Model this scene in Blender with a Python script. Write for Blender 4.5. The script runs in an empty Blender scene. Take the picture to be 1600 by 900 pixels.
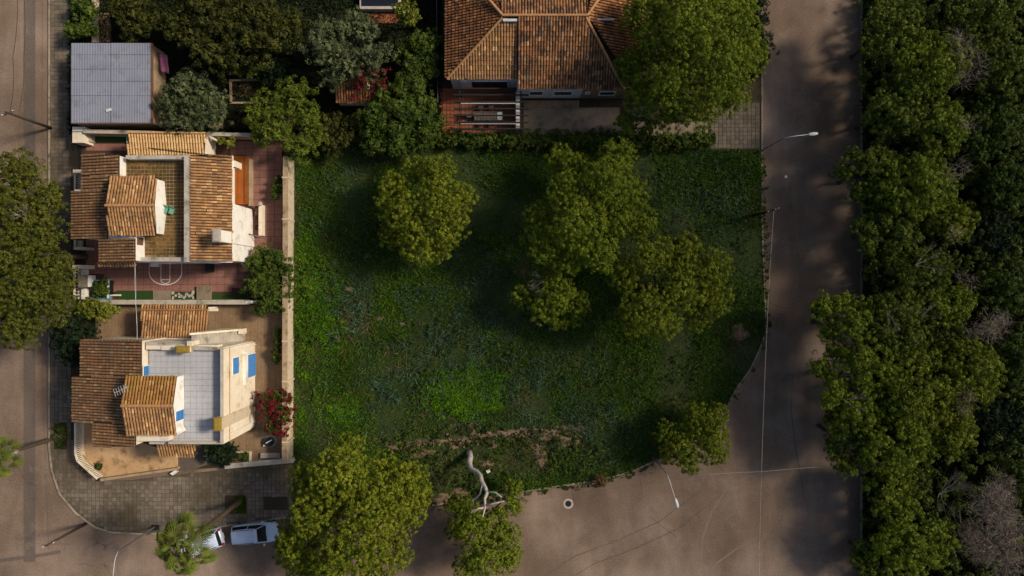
import bpy, math, random
import numpy as np
from mathutils import Vector, Matrix

random.seed(7); RNG = np.random.default_rng(7)
S = bpy.context.scene; COL = S.collection
HC = 66.7                                   # camera height in metres, 16 photo pixels per metre on the ground

# ------------------------------------------------------------------ camera, world, sun, exposure
cd = bpy.data.cameras.new('camera'); cam = bpy.data.objects.new('camera', cd); COL.objects.link(cam)
cam.location = (0, 0, HC); cam.rotation_euler = (0, 0, 0)
cd.sensor_width = 36; cd.lens = 18 * HC / 50.0; cd.clip_start = 0.5; cd.clip_end = 1500
S.camera = cam
SUN_EL, SUN_AZ = math.radians(40), math.radians(14)      # azimuth from +X towards +Y
wd = bpy.data.worlds.new('World'); S.world = wd; wd.use_nodes = True
nt = wd.node_tree; bg = nt.nodes['Background']
sk = nt.nodes.new('ShaderNodeTexSky'); sk.sky_type = 'NISHITA'; sk.sun_disc = False
sk.sun_elevation = SUN_EL; sk.sun_rotation = math.pi / 2 - SUN_AZ
sk.air_density = 1.0; sk.dust_density = 3.0; sk.ozone_density = 1.0
nt.links.new(sk.outputs[0], bg.inputs[0]); bg.inputs[1].default_value = 0.07
sl = bpy.data.lights.new('sun', 'SUN'); sl.energy = 3.6; sl.angle = math.radians(9); sl.color = (1, 0.86, 0.68)
so = bpy.data.objects.new('sun', sl); COL.objects.link(so)
sd = Vector((math.cos(SUN_EL) * math.cos(SUN_AZ), math.cos(SUN_EL) * math.sin(SUN_AZ), math.sin(SUN_EL)))
so.rotation_euler = sd.to_track_quat('Z', 'Y').to_euler(); so.location = (60, 20, 90)
S.view_settings.view_transform = 'Standard'; S.view_settings.look = 'None'
S.view_settings.exposure = 0.3; S.view_settings.gamma = 1
S.render.engine = 'CYCLES'
try:
    S.cycles.max_bounces = 5; S.cycles.diffuse_bounces = 2; S.cycles.transparent_max_bounces = 6
except Exception: pass

# ------------------------------------------------------------------ geometry helpers
def W(px, py, h=0.0):
    s = (1 - h / HC) / 16.0
    return Vector(((px - 800) * s, (450 - py) * s, h))

class MB:
    def __init__(s): s.v = []; s.f = []
    def add(s, vs, fs):
        n = len(s.v); s.v += [tuple(v) for v in vs]; s.f += [tuple(i + n for i in f) for f in fs]; return s
    def solid(s, top, z0):                  # top: 3D polygon, dropped vertically to z0
        a = sum(top[i][0] * top[(i + 1) % len(top)][1] - top[(i + 1) % len(top)][0] * top[i][1] for i in range(len(top)))
        if a < 0: top = top[::-1]
        n = len(top); vs = [tuple(p) for p in top] + [(p[0], p[1], z0) for p in top]
        fs = [tuple(range(n)), tuple(range(2 * n - 1, n - 1, -1))]
        fs += [(i, i + n, (i + 1) % n + n, (i + 1) % n) for i in range(n)]
        return s.add(vs, fs)
    def prism(s, pts, h1, h0):              # pixel outline seen at height h1, dropped to h0
        return s.solid([W(x, y, h1) for x, y in pts], h0)
    def rect(s, x0, y0, x1, y1, h1, h0): return s.prism([(x0, y0), (x1, y0), (x1, y1), (x0, y1)], h1, h0)
    def box(s, c, sz, rz=0.0, M=None):
        x, y, z = sz[0] / 2, sz[1] / 2, sz[2] / 2
        R = M if M is not None else Matrix.Rotation(rz, 3, 'Z')
        vs = [Vector(c) + R @ Vector(p) for p in [(-x,-y,-z),(x,-y,-z),(x,y,-z),(-x,y,-z),(-x,-y,z),(x,-y,z),(x,y,z),(-x,y,z)]]
        return s.add(vs, [(3,2,1,0),(4,5,6,7),(0,1,5,4),(1,2,6,5),(2,3,7,6),(3,0,4,7)])
    def wbox(s, x0, x1, y0, y1, z0, z1): return s.box(((x0+x1)/2, (y0+y1)/2, (z0+z1)/2), (abs(x1-x0), abs(y1-y0), abs(z1-z0)))
    def tube(s, pts, rs, n=6, cap=True):
        pts = [Vector(p) for p in pts]
        if not hasattr(rs, '__len__'): rs = [rs] * len(pts)
        base = len(s.v); prev = None
        for i, p in enumerate(pts):
            d = (pts[min(i + 1, len(pts) - 1)] - pts[max(i - 1, 0)]).normalized()
            if prev is None: a = d.orthogonal().normalized()
            else: a = (prev - d * prev.dot(d)).normalized()
            prev = a; b = d.cross(a)
            for k in range(n):
                t = 2 * math.pi * k / n
                s.v.append(tuple(p + (a * math.cos(t) + b * math.sin(t)) * rs[i]))
        for i in range(len(pts) - 1):
            for k in range(n):
                k2 = (k + 1) % n; o = base + i * n
                s.f.append((o + k, o + k2, o + n + k2, o + n + k))
        if cap:
            s.f.append(tuple(base + k for k in range(n))[::-1]); o = base + (len(pts) - 1) * n
            s.f.append(tuple(o + k for k in range(n)))
        return s
    def lathe(s, c, prof, n=12):            # prof: (r, z) from bottom to top
        return s.tube([(c[0], c[1], c[2] + z) for r, z in prof], [max(r, 0.002) for r, z in prof], n) if False else s._lathe(c, prof, n)
    def _lathe(s, c, prof, n):
        b = len(s.v)
        for r, z in prof:
            for k in range(n):
                t = 2 * math.pi * k / n; s.v.append((c[0] + max(r, .002) * math.cos(t), c[1] + max(r, .002) * math.sin(t), c[2] + z))
        for i in range(len(prof) - 1):
            for k in range(n):
                k2 = (k + 1) % n; o = b + i * n; s.f.append((o + k, o + k2, o + n + k2, o + n + k))
        s.f.append(tuple(b + k for k in range(n))[::-1]); o = b + (len(prof) - 1) * n; s.f.append(tuple(o + k for k in range(n)))
        return s
    def build(s, name, mat, parent=None, smooth=False, **kw):
        org = Vector(parent['_o']) if parent is not None and '_o' in parent else Vector((0, 0, 0))
        me = bpy.data.meshes.new(name)
        me.from_pydata([(v[0] - org.x, v[1] - org.y, v[2] - org.z) for v in s.v], [], s.f)
        if mat: me.materials.append(mat)
        if smooth: me.polygons.foreach_set('use_smooth', [True] * len(me.polygons))
        o = bpy.data.objects.new(name, me); COL.objects.link(o)
        if parent is not None:
            o.parent = parent; o['_o'] = tuple(org)
        for k, v in kw.items(): o[k] = v
        return o

def thing(name, label, cat, loc, group=None, rz=0):
    o = bpy.data.objects.new(name, None); COL.objects.link(o); o.empty_display_size = 0.3
    o.location = loc; o.rotation_euler = (0, 0, rz); o['_o'] = tuple(loc); o['label'] = label; o['category'] = cat
    if group: o['group'] = group
    return o
def single(mb, name, mat, label, cat, group=None, smooth=False):
    c = Vector((sum(v[0] for v in mb.v) / len(mb.v), sum(v[1] for v in mb.v) / len(mb.v), min(v[2] for v in mb.v)))
    mb.v = [(v[0] - c.x, v[1] - c.y, v[2] - c.z) for v in mb.v]
    o = mb.build(name, mat, smooth=smooth); o.location = c; o['label'] = label; o['category'] = cat
    if group: o['group'] = group
    return o
def struct(mb, name, mat): return mb.build(name, mat, kind='structure')
def npmesh(name, V, nper, mat, parent=None, **kw):      # V: (N*nper,3), faces of nper verts each
    V = np.asarray(V, dtype=np.float32)
    if parent is not None: V = V - np.array(parent['_o'], dtype=np.float32)
    n = len(V); nf = n // nper
    me = bpy.data.meshes.new(name); me.vertices.add(n); me.vertices.foreach_set('co', V.ravel())
    me.loops.add(n); me.loops.foreach_set('vertex_index', np.arange(n, dtype=np.int32))
    me.polygons.add(nf); me.polygons.foreach_set('loop_start', np.arange(0, n, nper, dtype=np.int32))
    try: me.polygons.foreach_set('loop_total', np.full(nf, nper, dtype=np.int32))
    except Exception: pass
    me.update(calc_edges=True)
    me.materials.append(mat)
    o = bpy.data.objects.new(name, me); COL.objects.link(o)
    if parent is not None: o.parent = parent; o['_o'] = parent['_o']
    for k, v in kw.items(): o[k] = v
    return o
def inpoly(X, Y, poly):
    r = np.zeros(np.shape(X), bool); n = len(poly)
    for i in range(n):
        x1, y1 = poly[i]; x2, y2 = poly[(i + 1) % n]
        if y1 == y2: continue
        c = ((y1 > Y) != (y2 > Y)) & (X < (x2 - x1) * (Y - y1) / (y2 - y1) + x1); r ^= c
    return r
_G = RNG.random((64, 64))
def vnoise(X, Y, sc):                        # smooth value noise
    x = np.asarray(X) * sc + 100; y = np.asarray(Y) * sc + 100; xi = np.floor(x).astype(int); yi = np.floor(y).astype(int)
    fx = x - xi; fy = y - yi; fx = fx * fx * (3 - 2 * fx); fy = fy * fy * (3 - 2 * fy); g = lambda a, b: _G[a % 64, b % 64]
    return (g(xi, yi) * (1 - fx) + g(xi + 1, yi) * fx) * (1 - fy) + (g(xi, yi + 1) * (1 - fx) + g(xi + 1, yi + 1) * fx) * fy

# ------------------------------------------------------------------ materials
def newmat(name, rough=0.9):
    m = bpy.data.materials.new(name); m.use_nodes = True; b = m.node_tree.nodes['Principled BSDF']
    b.inputs['Roughness'].default_value = rough
    try: b.inputs['Specular IOR Level'].default_value = 0.25
    except Exception: pass
    return m, m.node_tree, b
def ramp(nt, fac, cols):
    r = nt.nodes.new('ShaderNodeValToRGB'); e = r.color_ramp.elements
    while len(e) > 1: e.remove(e[-1])
    e[0].position = cols[0][0]; e[0].color = (*cols[0][1], 1)
    for p, c in cols[1:]:
        q = e.new(p); q.color = (*c, 1)
    nt.links.new(fac, r.inputs[0]); return r.outputs[0]
def pos(nt):
    return nt.nodes.new('ShaderNodeNewGeometry').outputs['Position']
def noise(nt, scale, detail=4, vec=None, rough=0.6, stretch=None):
    n = nt.nodes.new('ShaderNodeTexNoise'); n.inputs['Scale'].default_value = scale; n.inputs['Detail'].default_value = detail
    n.inputs['Roughness'].default_value = rough
    v = vec or pos(nt)
    if stretch:
        mp = nt.nodes.new('ShaderNodeMapping'); mp.inputs['Scale'].default_value = stretch; nt.links.new(v, mp.inputs[0]); v = mp.outputs[0]
    nt.links.new(v, n.inputs['Vector']); return n.outputs['Fac']
def mix(nt, a, b, fac, mode='MIX'):
    m = nt.nodes.new('ShaderNodeMix'); m.data_type = 'RGBA'; m.blend_type = mode
    for k, x in ((6, a), (7, b)):
        if isinstance(x, tuple): m.inputs[k].default_value = (*x, 1)
        else: nt.links.new(x, m.inputs[k])
    if isinstance(fac, (int, float)): m.inputs[0].default_value = fac
    else: nt.links.new(fac, m.inputs[0])
    return m.outputs[2]
def rng(nt, fac, a, b, c=0.0, d=1.0):
    m = nt.nodes.new('ShaderNodeMapRange'); nt.links.new(fac, m.inputs[0])
    for i, v in zip((1, 2, 3, 4), (a, b, c, d)): m.inputs[i].default_value = v
    return m.outputs[0]
def bump(nt, b, h, strength=0.4, dist=0.05):
    n = nt.nodes.new('ShaderNodeBump'); n.inputs['Strength'].default_value = strength; n.inputs['Distance'].default_value = dist
    nt.links.new(h, n.inputs['Height']); nt.links.new(n.outputs[0], b.inputs['Normal'])
def simple(name, c1, c2, scale=2.0, rough=0.85, stain=None, bs=0.3, spec=None, metal=0, grain=0.25):
    m, nt, b = newmat(name, rough)
    col = ramp(nt, noise(nt, scale, 6), [(0.3, c1), (0.7, c2)])
    if grain:
        g = noise(nt, 14, 5); col = mix(nt, col, ramp(nt, g, [(0.3, (1 - grain,) * 3), (0.7, (1 + grain * .4,) * 3)]), 1.0, 'MULTIPLY')
    if stain:
        f = rng(nt, noise(nt, 0.9, 7, rough=.7), 0.52, 0.68); col = mix(nt, col, stain, f)
    nt.links.new(col, b.inputs['Base Color'])
    if bs: bump(nt, b, noise(nt, 12, 5), bs, 0.03)
    b.inputs['Metallic'].default_value = metal
    if spec is not None: b.inputs['Specular IOR Level'].default_value = spec
    return m
def islandmat(name, cols, moss=None, mosscale=0.6, mossr=(0.55, 0.7), rough=0.9, bs=0.3, grain=.35, grid=None):
    m, nt, b = newmat(name, rough); g = nt.nodes.new('ShaderNodeNewGeometry')
    k = len(cols); col = ramp(nt, g.outputs['Random Per Island'], [(i / (k - 1), c) for i, c in enumerate(cols)])
    col = mix(nt, col, ramp(nt, noise(nt, 9, 5), [(0.3, (1 - grain,) * 3), (0.7, (1 + grain * .4,) * 3)]), 1.0, 'MULTIPLY')
    if moss: col = mix(nt, col, moss, rng(nt, noise(nt, mosscale, 8, rough=.75), mossr[0], mossr[1], 0, .85))
    nt.links.new(col, b.inputs['Base Color'])
    if bs: bump(nt, b, noise(nt, 20, 4), bs, 0.02)
    return m
def leafmat(name, c1, c2, c3, scale=0.8, trans=0.16):
    m = bpy.data.materials.new(name); m.use_nodes = True; nt = m.node_tree; nt.nodes.clear()
    out = nt.nodes.new('ShaderNodeOutputMaterial'); d = nt.nodes.new('ShaderNodeBsdfPrincipled'); t = nt.nodes.new('ShaderNodeBsdfTranslucent')
    d.inputs['Roughness'].default_value = 0.65; d.inputs['Specular IOR Level'].default_value = 0.18
    g = nt.nodes.new('ShaderNodeNewGeometry')
    f = noise(nt, scale, 3); a = nt.nodes.new('ShaderNodeMath'); a.operation = 'MULTIPLY_ADD'
    nt.links.new(g.outputs['Random Per Island'], a.inputs[0]); a.inputs[1].default_value = 0.35; nt.links.new(f, a.inputs[2])
    col = ramp(nt, a.outputs[0], [(0.42, c1), (0.66, c2), (0.92, c3)])
    nt.links.new(col, d.inputs['Base Color']); nt.links.new(col, t.inputs['Color'])
    x = nt.nodes.new('ShaderNodeMixShader'); x.inputs[0].default_value = trans
    nt.links.new(d.outputs[0], x.inputs[1]); nt.links.new(t.outputs[0], x.inputs[2]); nt.links.new(x.outputs[0], out.inputs[0])
    return m
def asphalt(name, c1, c2, c3):
    m, nt, b = newmat(name, 0.9)
    col = ramp(nt, noise(nt, 0.09, 7, rough=.62), [(0.3, c1), (0.5, c2), (0.72, c3)])
    col = mix(nt, col, ramp(nt, noise(nt, 0.5, 6, stretch=(1, .25, 1)), [(0.3, (.8, .8, .8)), (0.7, (1.15, 1.13, 1.1))]), 1.0, 'MULTIPLY')
    col = mix(nt, col, ramp(nt, noise(nt, 7, 8, rough=.9), [(0.36, (.55, .55, .56)), (0.64, (1.3, 1.3, 1.28))]), 1.0, 'MULTIPLY')
    col = mix(nt, col, (.03, .026, .023), rng(nt, noise(nt, 1.3, 5, rough=.7), .66, .74, 0, .55))
    col = mix(nt, col, (.26, .21, .17), rng(nt, noise(nt, .35, 8, rough=.75), 0.55, .7, 0, .5))
    v = nt.nodes.new('ShaderNodeTexVoronoi'); v.feature = 'DISTANCE_TO_EDGE'; v.inputs['Scale'].default_value = 0.11
    w = nt.nodes.new('ShaderNodeVectorMath'); w.operation = 'ADD'
    nn = nt.nodes.new('ShaderNodeTexNoise'); nn.inputs['Scale'].default_value = 0.5; nn.inputs['Detail'].default_value = 5
    p = pos(nt); nt.links.new(p, nn.inputs[0]); nt.links.new(p, w.inputs[0])
    s = nt.nodes.new('ShaderNodeVectorMath'); s.operation = 'SCALE'; s.inputs['Scale'].default_value = 2.5
    nt.links.new(nn.outputs['Color'], s.inputs[0]); nt.links.new(s.outputs[0], w.inputs[1]); nt.links.new(w.outputs[0], v.inputs['Vector'])
    cr = rng(nt, v.outputs['Distance'], 0.002, 0.006, 1, 0)
    cm = nt.nodes.new('ShaderNodeMath'); cm.operation = 'MULTIPLY'; nt.links.new(cr, cm.inputs[0]); nt.links.new(rng(nt, noise(nt, .13, 3), .5, .62, 0, .4), cm.inputs[1])
    col = mix(nt, col, (0.02, 0.017, 0.015), cm.outputs[0])
    nt.links.new(col, b.inputs['Base Color']); bump(nt, b, noise(nt, 25, 4), .35, .02)
    return m

M = {}
M['asphalt'] = asphalt('asphalt', (.125, .084, .056), (.19, .136, .10), (.32, .24, .19))
M['patch'] = asphalt('asphalt_patch', (.095, .074, .06), (.13, .102, .085), (.16, .127, .108))
M['curb'] = simple('kerb_concrete', (.26, .21, .15), (.38, .31, .23), .6, stain=(.07, .065, .035))
M['soil'] = simple('soil', (.035, .028, .014), (.075, .052, .03), .6, stain=(.02, .03, .008), bs=.6)
M['lotsoil'] = simple('meadow_soil', (.016, .034, .006), (.042, .056, .014), .35, stain=(.014, .026, .008), bs=.6)
M['baresoil'] = simple('bare_soil', (.16, .1, .065), (.28, .19, .13), 1.2, stain=(.09, .06, .03), bs=.6)
M['paver'] = islandmat('pavement_tile', [(.13, .105, .078), (.17, .14, .105), (.22, .18, .14), (.16, .13, .10)], moss=(.07, .055, .032), mosscale=.14, mossr=(.46, .6))
M['paverbase'] = simple('pavement_joint', (.075, .062, .045), (.10, .083, .06), 3)
M['redtile'] = islandmat('red_terrace_tile', [(.25, .12, .09), (.30, .15, .115), (.27, .13, .105), (.33, .18, .14)], moss=(.09, .06, .045), mosscale=.35)
M['redbase'] = simple('red_joint', (.06, .03, .025), (.08, .045, .035), 3)
M['redtile2'] = islandmat('orange_terrace_tile', [(.26, .085, .04), (.32, .11, .055), (.29, .1, .05)], moss=(.12, .06, .035), mosscale=.4)
M['beigetile'] = islandmat('beige_slab', [(.22, .14, .08), (.27, .18, .105), (.24, .155, .09)], moss=(.13, .085, .05), mosscale=.5, mossr=(.45, .7))
M['mosstile'] = islandmat('mossy_terrace_tile', [(.17, .095, .025), (.25, .14, .035), (.1, .06, .02), (.33, .17, .04)], moss=(.045, .033, .012), mosscale=.4, mossr=(.42, .56))
M['mossgrout'] = simple('pale_grout', (.2, .14, .07), (.32, .23, .13), .8, stain=(.06, .04, .016))
M['greytile'] = islandmat('grey_terrace_tile', [(.36, .38, .42), (.42, .43, .46), (.39, .4, .44)], moss=(.27, .27, .28), mosscale=.3, grain=.15, mossr=(.45, .75))
M['greygrout'] = simple('grey_grout', (.12, .12, .13), (.16, .16, .17), 3)
M['ochre'] = simple('ochre_screed', (.42, .25, .12), (.55, .37, .20), .8, stain=(.2, .12, .055))
TC = [(.22, .105, .05), (.36, .17, .07), (.33, .155, .066), (.30, .14, .06), (.37, .18, .075), (.28, .125, .055), (.34, .16, .07), (.52, .30, .14), (.26, .12, .055), (.35, .17, .075), (.15, .08, .045)]
dk = lambda cs, f, g=1, b=1: [(c[0] * f, c[1] * f * g, c[2] * f * b) for c in cs]
M['tile_brown'] = islandmat('brown_clay_tile', dk(TC, .85, 1.1, 1.15), moss=(.15, .10, .062), mosscale=.5, mossr=(.42, .7))
M['tile_orange'] = islandmat('orange_clay_tile', dk(TC, 1.3, 1.1, 1.05), moss=(.13, .08, .042), mosscale=.9, mossr=(.44, .68))
M['tile_pale'] = islandmat('pale_ochre_clay_tile', [(.62, .39, .17), (.68, .45, .21), (.55, .32, .13), (.64, .41, .19)], moss=(.25, .15, .07), mosscale=1.2)
M['tile_mossy'] = islandmat('lichened_clay_tile', dk(TC, 1.0, 1.0, .75), moss=(.25, .155, .022), mosscale=.9, mossr=(.46, .64))
M['tile_red'] = islandmat('red_clay_tile', dk(TC, 1.15, .86, .75), moss=(.055, .03, .02), mosscale=1.1, mossr=(.44, .62))
M['tile_mix'] = islandmat('mixed_clay_tile', dk(TC, 1.05, .95, .9) + [(.09, .06, .045), (.55, .36, .2), (.11, .075, .055), (.46, .22, .09)], moss=(.055, .036, .025), mosscale=1.0, mossr=(.43, .62))
M['deck'] = simple('roof_channel', (.035, .02, .013), (.06, .034, .02), 3)
M['ridge'] = islandmat('ridge_tile', [(.42, .2, .08), (.5, .27, .12), (.36, .17, .075)], moss=(.13, .09, .04), mosscale=1)
M['white'] = simple('white_plaster', (.70, .68, .63), (.8, .78, .73), 1, stain=(.5, .46, .38), bs=.1, grain=.08)
M['cream'] = simple('cream_plaster', (.66, .58, .45), (.76, .68, .54), 1, stain=(.48, .4, .28), bs=.15, grain=.1)
M['paleblue'] = simple('pale_and_shade_plaster', (.5, .5, .52), (.58, .58, .6), 1, stain=(.35, .34, .34), bs=.1, grain=.1)  # pale paint; on the villa's white walls its bluish grey stands for shade
M['tanwall'] = simple('tan_wall_render', (.30, .22, .14), (.42, .32, .2), 1.2, stain=(.14, .1, .06))
M['coping'] = simple('weathered_coping', (.36, .32, .27), (.52, .48, .41), 1.5, stain=(.14, .12, .08))
M['lotwall'] = simple('lot_wall_render', (.5, .41, .29), (.62, .52, .38), .9, stain=(.26, .2, .13))
M['stone'] = simple('rubble_stone', (.22, .14, .08), (.36, .25, .15), 5, stain=(.12, .08, .05), bs=1)
M['mosscap'] = simple('yellow_lichen', (.26, .17, .025), (.36, .25, .05), 4)
M['blue'] = simple('blue_shutter_paint', (.03, .165, .42), (.045, .2, .48), 4, .5, bs=.05, grain=.08)
M['dark'] = simple('dark_iron', (.012, .012, .013), (.02, .02, .02), 4, .6)
M['glass'] = simple('window_glass', (.012, .014, .016), (.02, .022, .025), 2, .12, spec=.6, bs=0)
M['brownwood'] = simple('brown_wood', (.12, .06, .03), (.18, .09, .045), 4)
M['greywood'] = simple('grey_wood', (.12, .1, .08), (.2, .17, .14), 3)
M['polewood'] = simple('pole_timber', (.03, .024, .018), (.06, .048, .036), 5)
M['galv'] = simple('lamp_steel', (.12, .12, .12), (.17, .17, .17), 4, .5, metal=.3, bs=.05)
M['lamphead'] = simple('lamp_housing', (.5, .53, .55), (.6, .62, .64), 4, .4, bs=0)
M['sheet'] = simple('blue_grey_sheeting', (.20, .215, .27), (.245, .26, .32), .5, .55, stain=(.17, .175, .21), bs=.1, grain=.12)
M['orangefloor'] = simple('orange_floor_paint', (.34, .09, .012), (.42, .13, .02), 1, stain=(.25, .07, .015))
M['carwhite'] = simple('white_car_paint', (.46, .55, .70), (.5, .59, .74), 1, .25, bs=0, grain=0, spec=.5)
M['rubber'] = simple('tyre_rubber', (.015, .015, .015), (.02, .02, .02), 5, .8)
M['rim'] = simple('wheel_rim', (.4, .4, .42), (.5, .5, .52), 5, .35, metal=.8, bs=0)
M['redlens'] = simple('tail_light_lens', (.35, .02, .02), (.4, .03, .03), 5, .2, bs=0)
M['clearlens'] = simple('headlight_lens', (.5, .52, .55), (.6, .62, .65), 5, .15, bs=0)
M['teal'] = simple('teal_cushion', (.10, .30, .22), (.14, .38, .28), 3)
M['pink'] = simple('pink_cloth', (.40, .14, .24), (.48, .18, .3), 3)
M['marking'] = simple('white_court_line', (.75, .73, .7), (.82, .8, .77), 3, bs=0)
M['bark'] = simple('bark', (.05, .036, .024), (.10, .075, .052), 6, bs=.8)
M['palebark'] = simple('bleached_wood', (.3, .26, .23), (.52, .48, .44), 5, bs=.6)
M['deadbark'] = simple('dead_bark', (.13, .1, .08), (.24, .2, .165), 5, bs=.6)
M['turf'] = simple('artificial_turf', (.018, .05, .01), (.03, .075, .015), 8, bs=.6)
M['pool'] = simple('dark_cover', (.01, .014, .02), (.016, .02, .028), 2, .3)
M['gravel'] = simple('patio_concrete', (.2, .16, .11), (.3, .245, .18), .8, stain=(.12, .095, .06), bs=.5)
M['basin'] = simple('blue_rim_paint', (.06, .22, .36), (.08, .28, .42), 4)
M['yellowpaint'] = simple('worn_yellow_line', (.3, .23, .1), (.4, .31, .14), 4)
M['dirtline'] = simple('pale_dust', (.19, .155, .13), (.23, .19, .16), 2)

# leaves
M['pine'] = leafmat('pine_needles', (.043, .074, .005), (.125, .172, .010), (.23, .265, .02))
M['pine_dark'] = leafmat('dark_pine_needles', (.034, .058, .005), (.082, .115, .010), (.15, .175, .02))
M['pine_dull'] = leafmat('dull_pine_needles', (.032, .045, .005), (.075, .09, .009), (.14, .15, .02))
M['pine_warm'] = leafmat('yellowish_pine_needles', (.045, .07, .004), (.13, .165, .009), (.24, .26, .02))
M['olive'] = leafmat('olive_leaves', (.035, .048, .018), (.08, .10, .04), (.14, .16, .07))
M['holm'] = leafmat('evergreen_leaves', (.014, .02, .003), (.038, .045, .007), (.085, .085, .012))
M['shrub'] = leafmat('shrub_leaves', (.02, .042, .005), (.052, .085, .010), (.11, .145, .018))
M['under'] = leafmat('undergrowth_leaves', (.03, .055, .008), (.08, .115, .016), (.16, .19, .035))
M['shrubY'] = leafmat('yellow_green_leaves', (.06, .08, .008), (.14, .16, .018), (.24, .25, .04))
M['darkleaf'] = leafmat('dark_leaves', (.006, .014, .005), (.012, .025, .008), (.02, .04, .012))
M['red'] = leafmat('bougainvillea_bracts', (.035, .003, .006), (.11, .004, .010), (.22, .01, .022))
M['twig'] = leafmat('dry_twigs', (.17, .125, .10), (.32, .24, .195), (.46, .37, .31), trans=.05)
M['grass'] = leafmat('wild_grass', (.021, .056, .002), (.05, .125, .004), (.095, .175, .010), .2)
M['reed'] = leafmat('blue_green_stalks', (.026, .06, .03), (.055, .11, .062), (.10, .165, .105), .3)
M['clover'] = leafmat('bright_clover', (.045, .12, .003), (.08, .205, .005), (.15, .28, .012), .9)
M['dry'] = leafmat('dry_grass', (.09, .055, .022), (.16, .10, .045), (.25, .17, .09), .5)
M['palm'] = leafmat('palm_leaf', (.035, .06, .006), (.08, .115, .012), (.16, .185, .028), .8, .2)
M['palmstem'] = simple('palm_stalk', (.2, .2, .04), (.3, .28, .07), 4)

# ------------------------------------------------------------------ tile fields, roofs
def tilefield(poly, px_pitch, h, mat, parent=None, name='paving', joint=.14, thick=.03, each=None, py_pitch=None, jit=.004, off=(0, 0)):
    """tiles inside a pixel outline; 'each' makes every tile an object of its own"""
    py_pitch = py_pitch or px_pitch
    xs = [p[0] for p in poly]; ys = [p[1] for p in poly]; mb = MB(); sh = None; n = 0
    y = min(ys) + off[1]
    while y < max(ys):
        x = min(xs) + off[0]
        while x < max(xs):
            cx, cy = x + px_pitch / 2, y + py_pitch / 2
            if inpoly(np.array([cx]), np.array([cy]), poly)[0]:
                a = W(x + joint * 4, y + joint * 4, h); b = W(x + px_pitch - joint * 4, y + py_pitch - joint * 4, h); z = h + random.uniform(-jit, jit)
                if each:
                    if sh is None:
                        k = MB(); k.wbox(-(b.x - a.x) / 2, (b.x - a.x) / 2, -(a.y - b.y) / 2, (a.y - b.y) / 2, -thick, 0)
                        sh = bpy.data.meshes.new(each); sh.from_pydata(k.v, [], k.f); sh.materials.append(mat)
                    o = bpy.data.objects.new(each, sh); COL.objects.link(o); org = Vector(parent['_o']) if '_o' in parent else Vector((0, 0, 0))
                    o.location = ((a.x + b.x) / 2 - org.x, (a.y + b.y) / 2 - org.y, z - org.z); o.parent = parent
                else: mb.wbox(a.x, b.x, b.y, a.y, z - thick, z)
                n += 1
            x += px_pitch
        y += py_pitch
    if not each: return mb.build(name, mat, parent, kind='stuff')

def slope(parent, corners, down, mat, pitch=.26, tl=.42, deckmat=None, drop=.05, part='roof_tile_field'):
    """barrel tiles on a sloping polygon; corners (px,py,h); down = (dx,dy) of the fall in plan"""
    P = [W(*c) for c in corners]
    n = Vector((0, 0, 0))
    for i in range(len(P)): n += (P[i] - P[0]).cross(P[(i + 1) % len(P)] - P[0])
    n.normalize()
    if n.z < 0: n = -n
    d = Vector((down[0], down[1], 0)); d = (d - n * d.dot(n)).normalized(); s = n.cross(d); o = P[0]
    AB = [((p - o).dot(s), (p - o).dot(d)) for p in P]
    mb = MB(); a0 = min(a for a, b in AB); a1 = max(a for a, b in AB); k = max(1, round((a1 - a0) / pitch)); st = (a1 - a0) / k
    for c in range(k):
        a = a0 + (c + .5) * st; bs = []
        for i in range(len(AB)):
            (x1, y1), (x2, y2) = AB[i], AB[(i + 1) % len(AB)]
            if (x1 > a) != (x2 > a): bs.append(y1 + (y2 - y1) * (a - x1) / (x2 - x1))
        bs.sort()
        for b0, b1 in zip(bs[::2], bs[1::2]):
            L = b1 - b0
            if L < .08: continue
            m = max(1, math.ceil(L / tl)); b = b1 + .05
            off = random.uniform(-.03, .03)
            for t in range(m):
                lo = b - t * tl + off + (random.uniform(-.1, .1) if random.random() < .07 else 0); hi = max(lo - tl - .03, b0 - .02); r = st * .41
                ja = random.uniform(-.012, .012); jz = random.uniform(0, .012); base = len(mb.v)
                for bb, rr, zz, jj in ((lo, r, .045, ja), (hi, r * .82, .015, -ja)):
                    for q in range(5):
                        th = math.pi * q / 4
                        mb.v.append(tuple(o + s * (a + jj - math.cos(th) * rr) + d * bb + n * (zz + jz + math.sin(th) * rr * .75)))
                for q in range(4): mb.f.append((base + q, base + q + 1, base + 6 + q, base + 5 + q))
                mb.f.append((base, base + 4, base + 3, base + 2, base + 1))
    mb.build(part, mat, parent, kind='stuff')
    dm = MB(); top = [p - n * .0 for p in P]; m = len(P); low = [p - Vector((0, 0, .09)) for p in P]
    dm.add(top + low, [tuple(range(m)), tuple(range(2 * m - 1, m - 1, -1))] + [(i, i + m, (i + 1) % m + m, (i + 1) % m) for i in range(m)])
    dm.build('roof_deck', M['deck'], parent)
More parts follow.
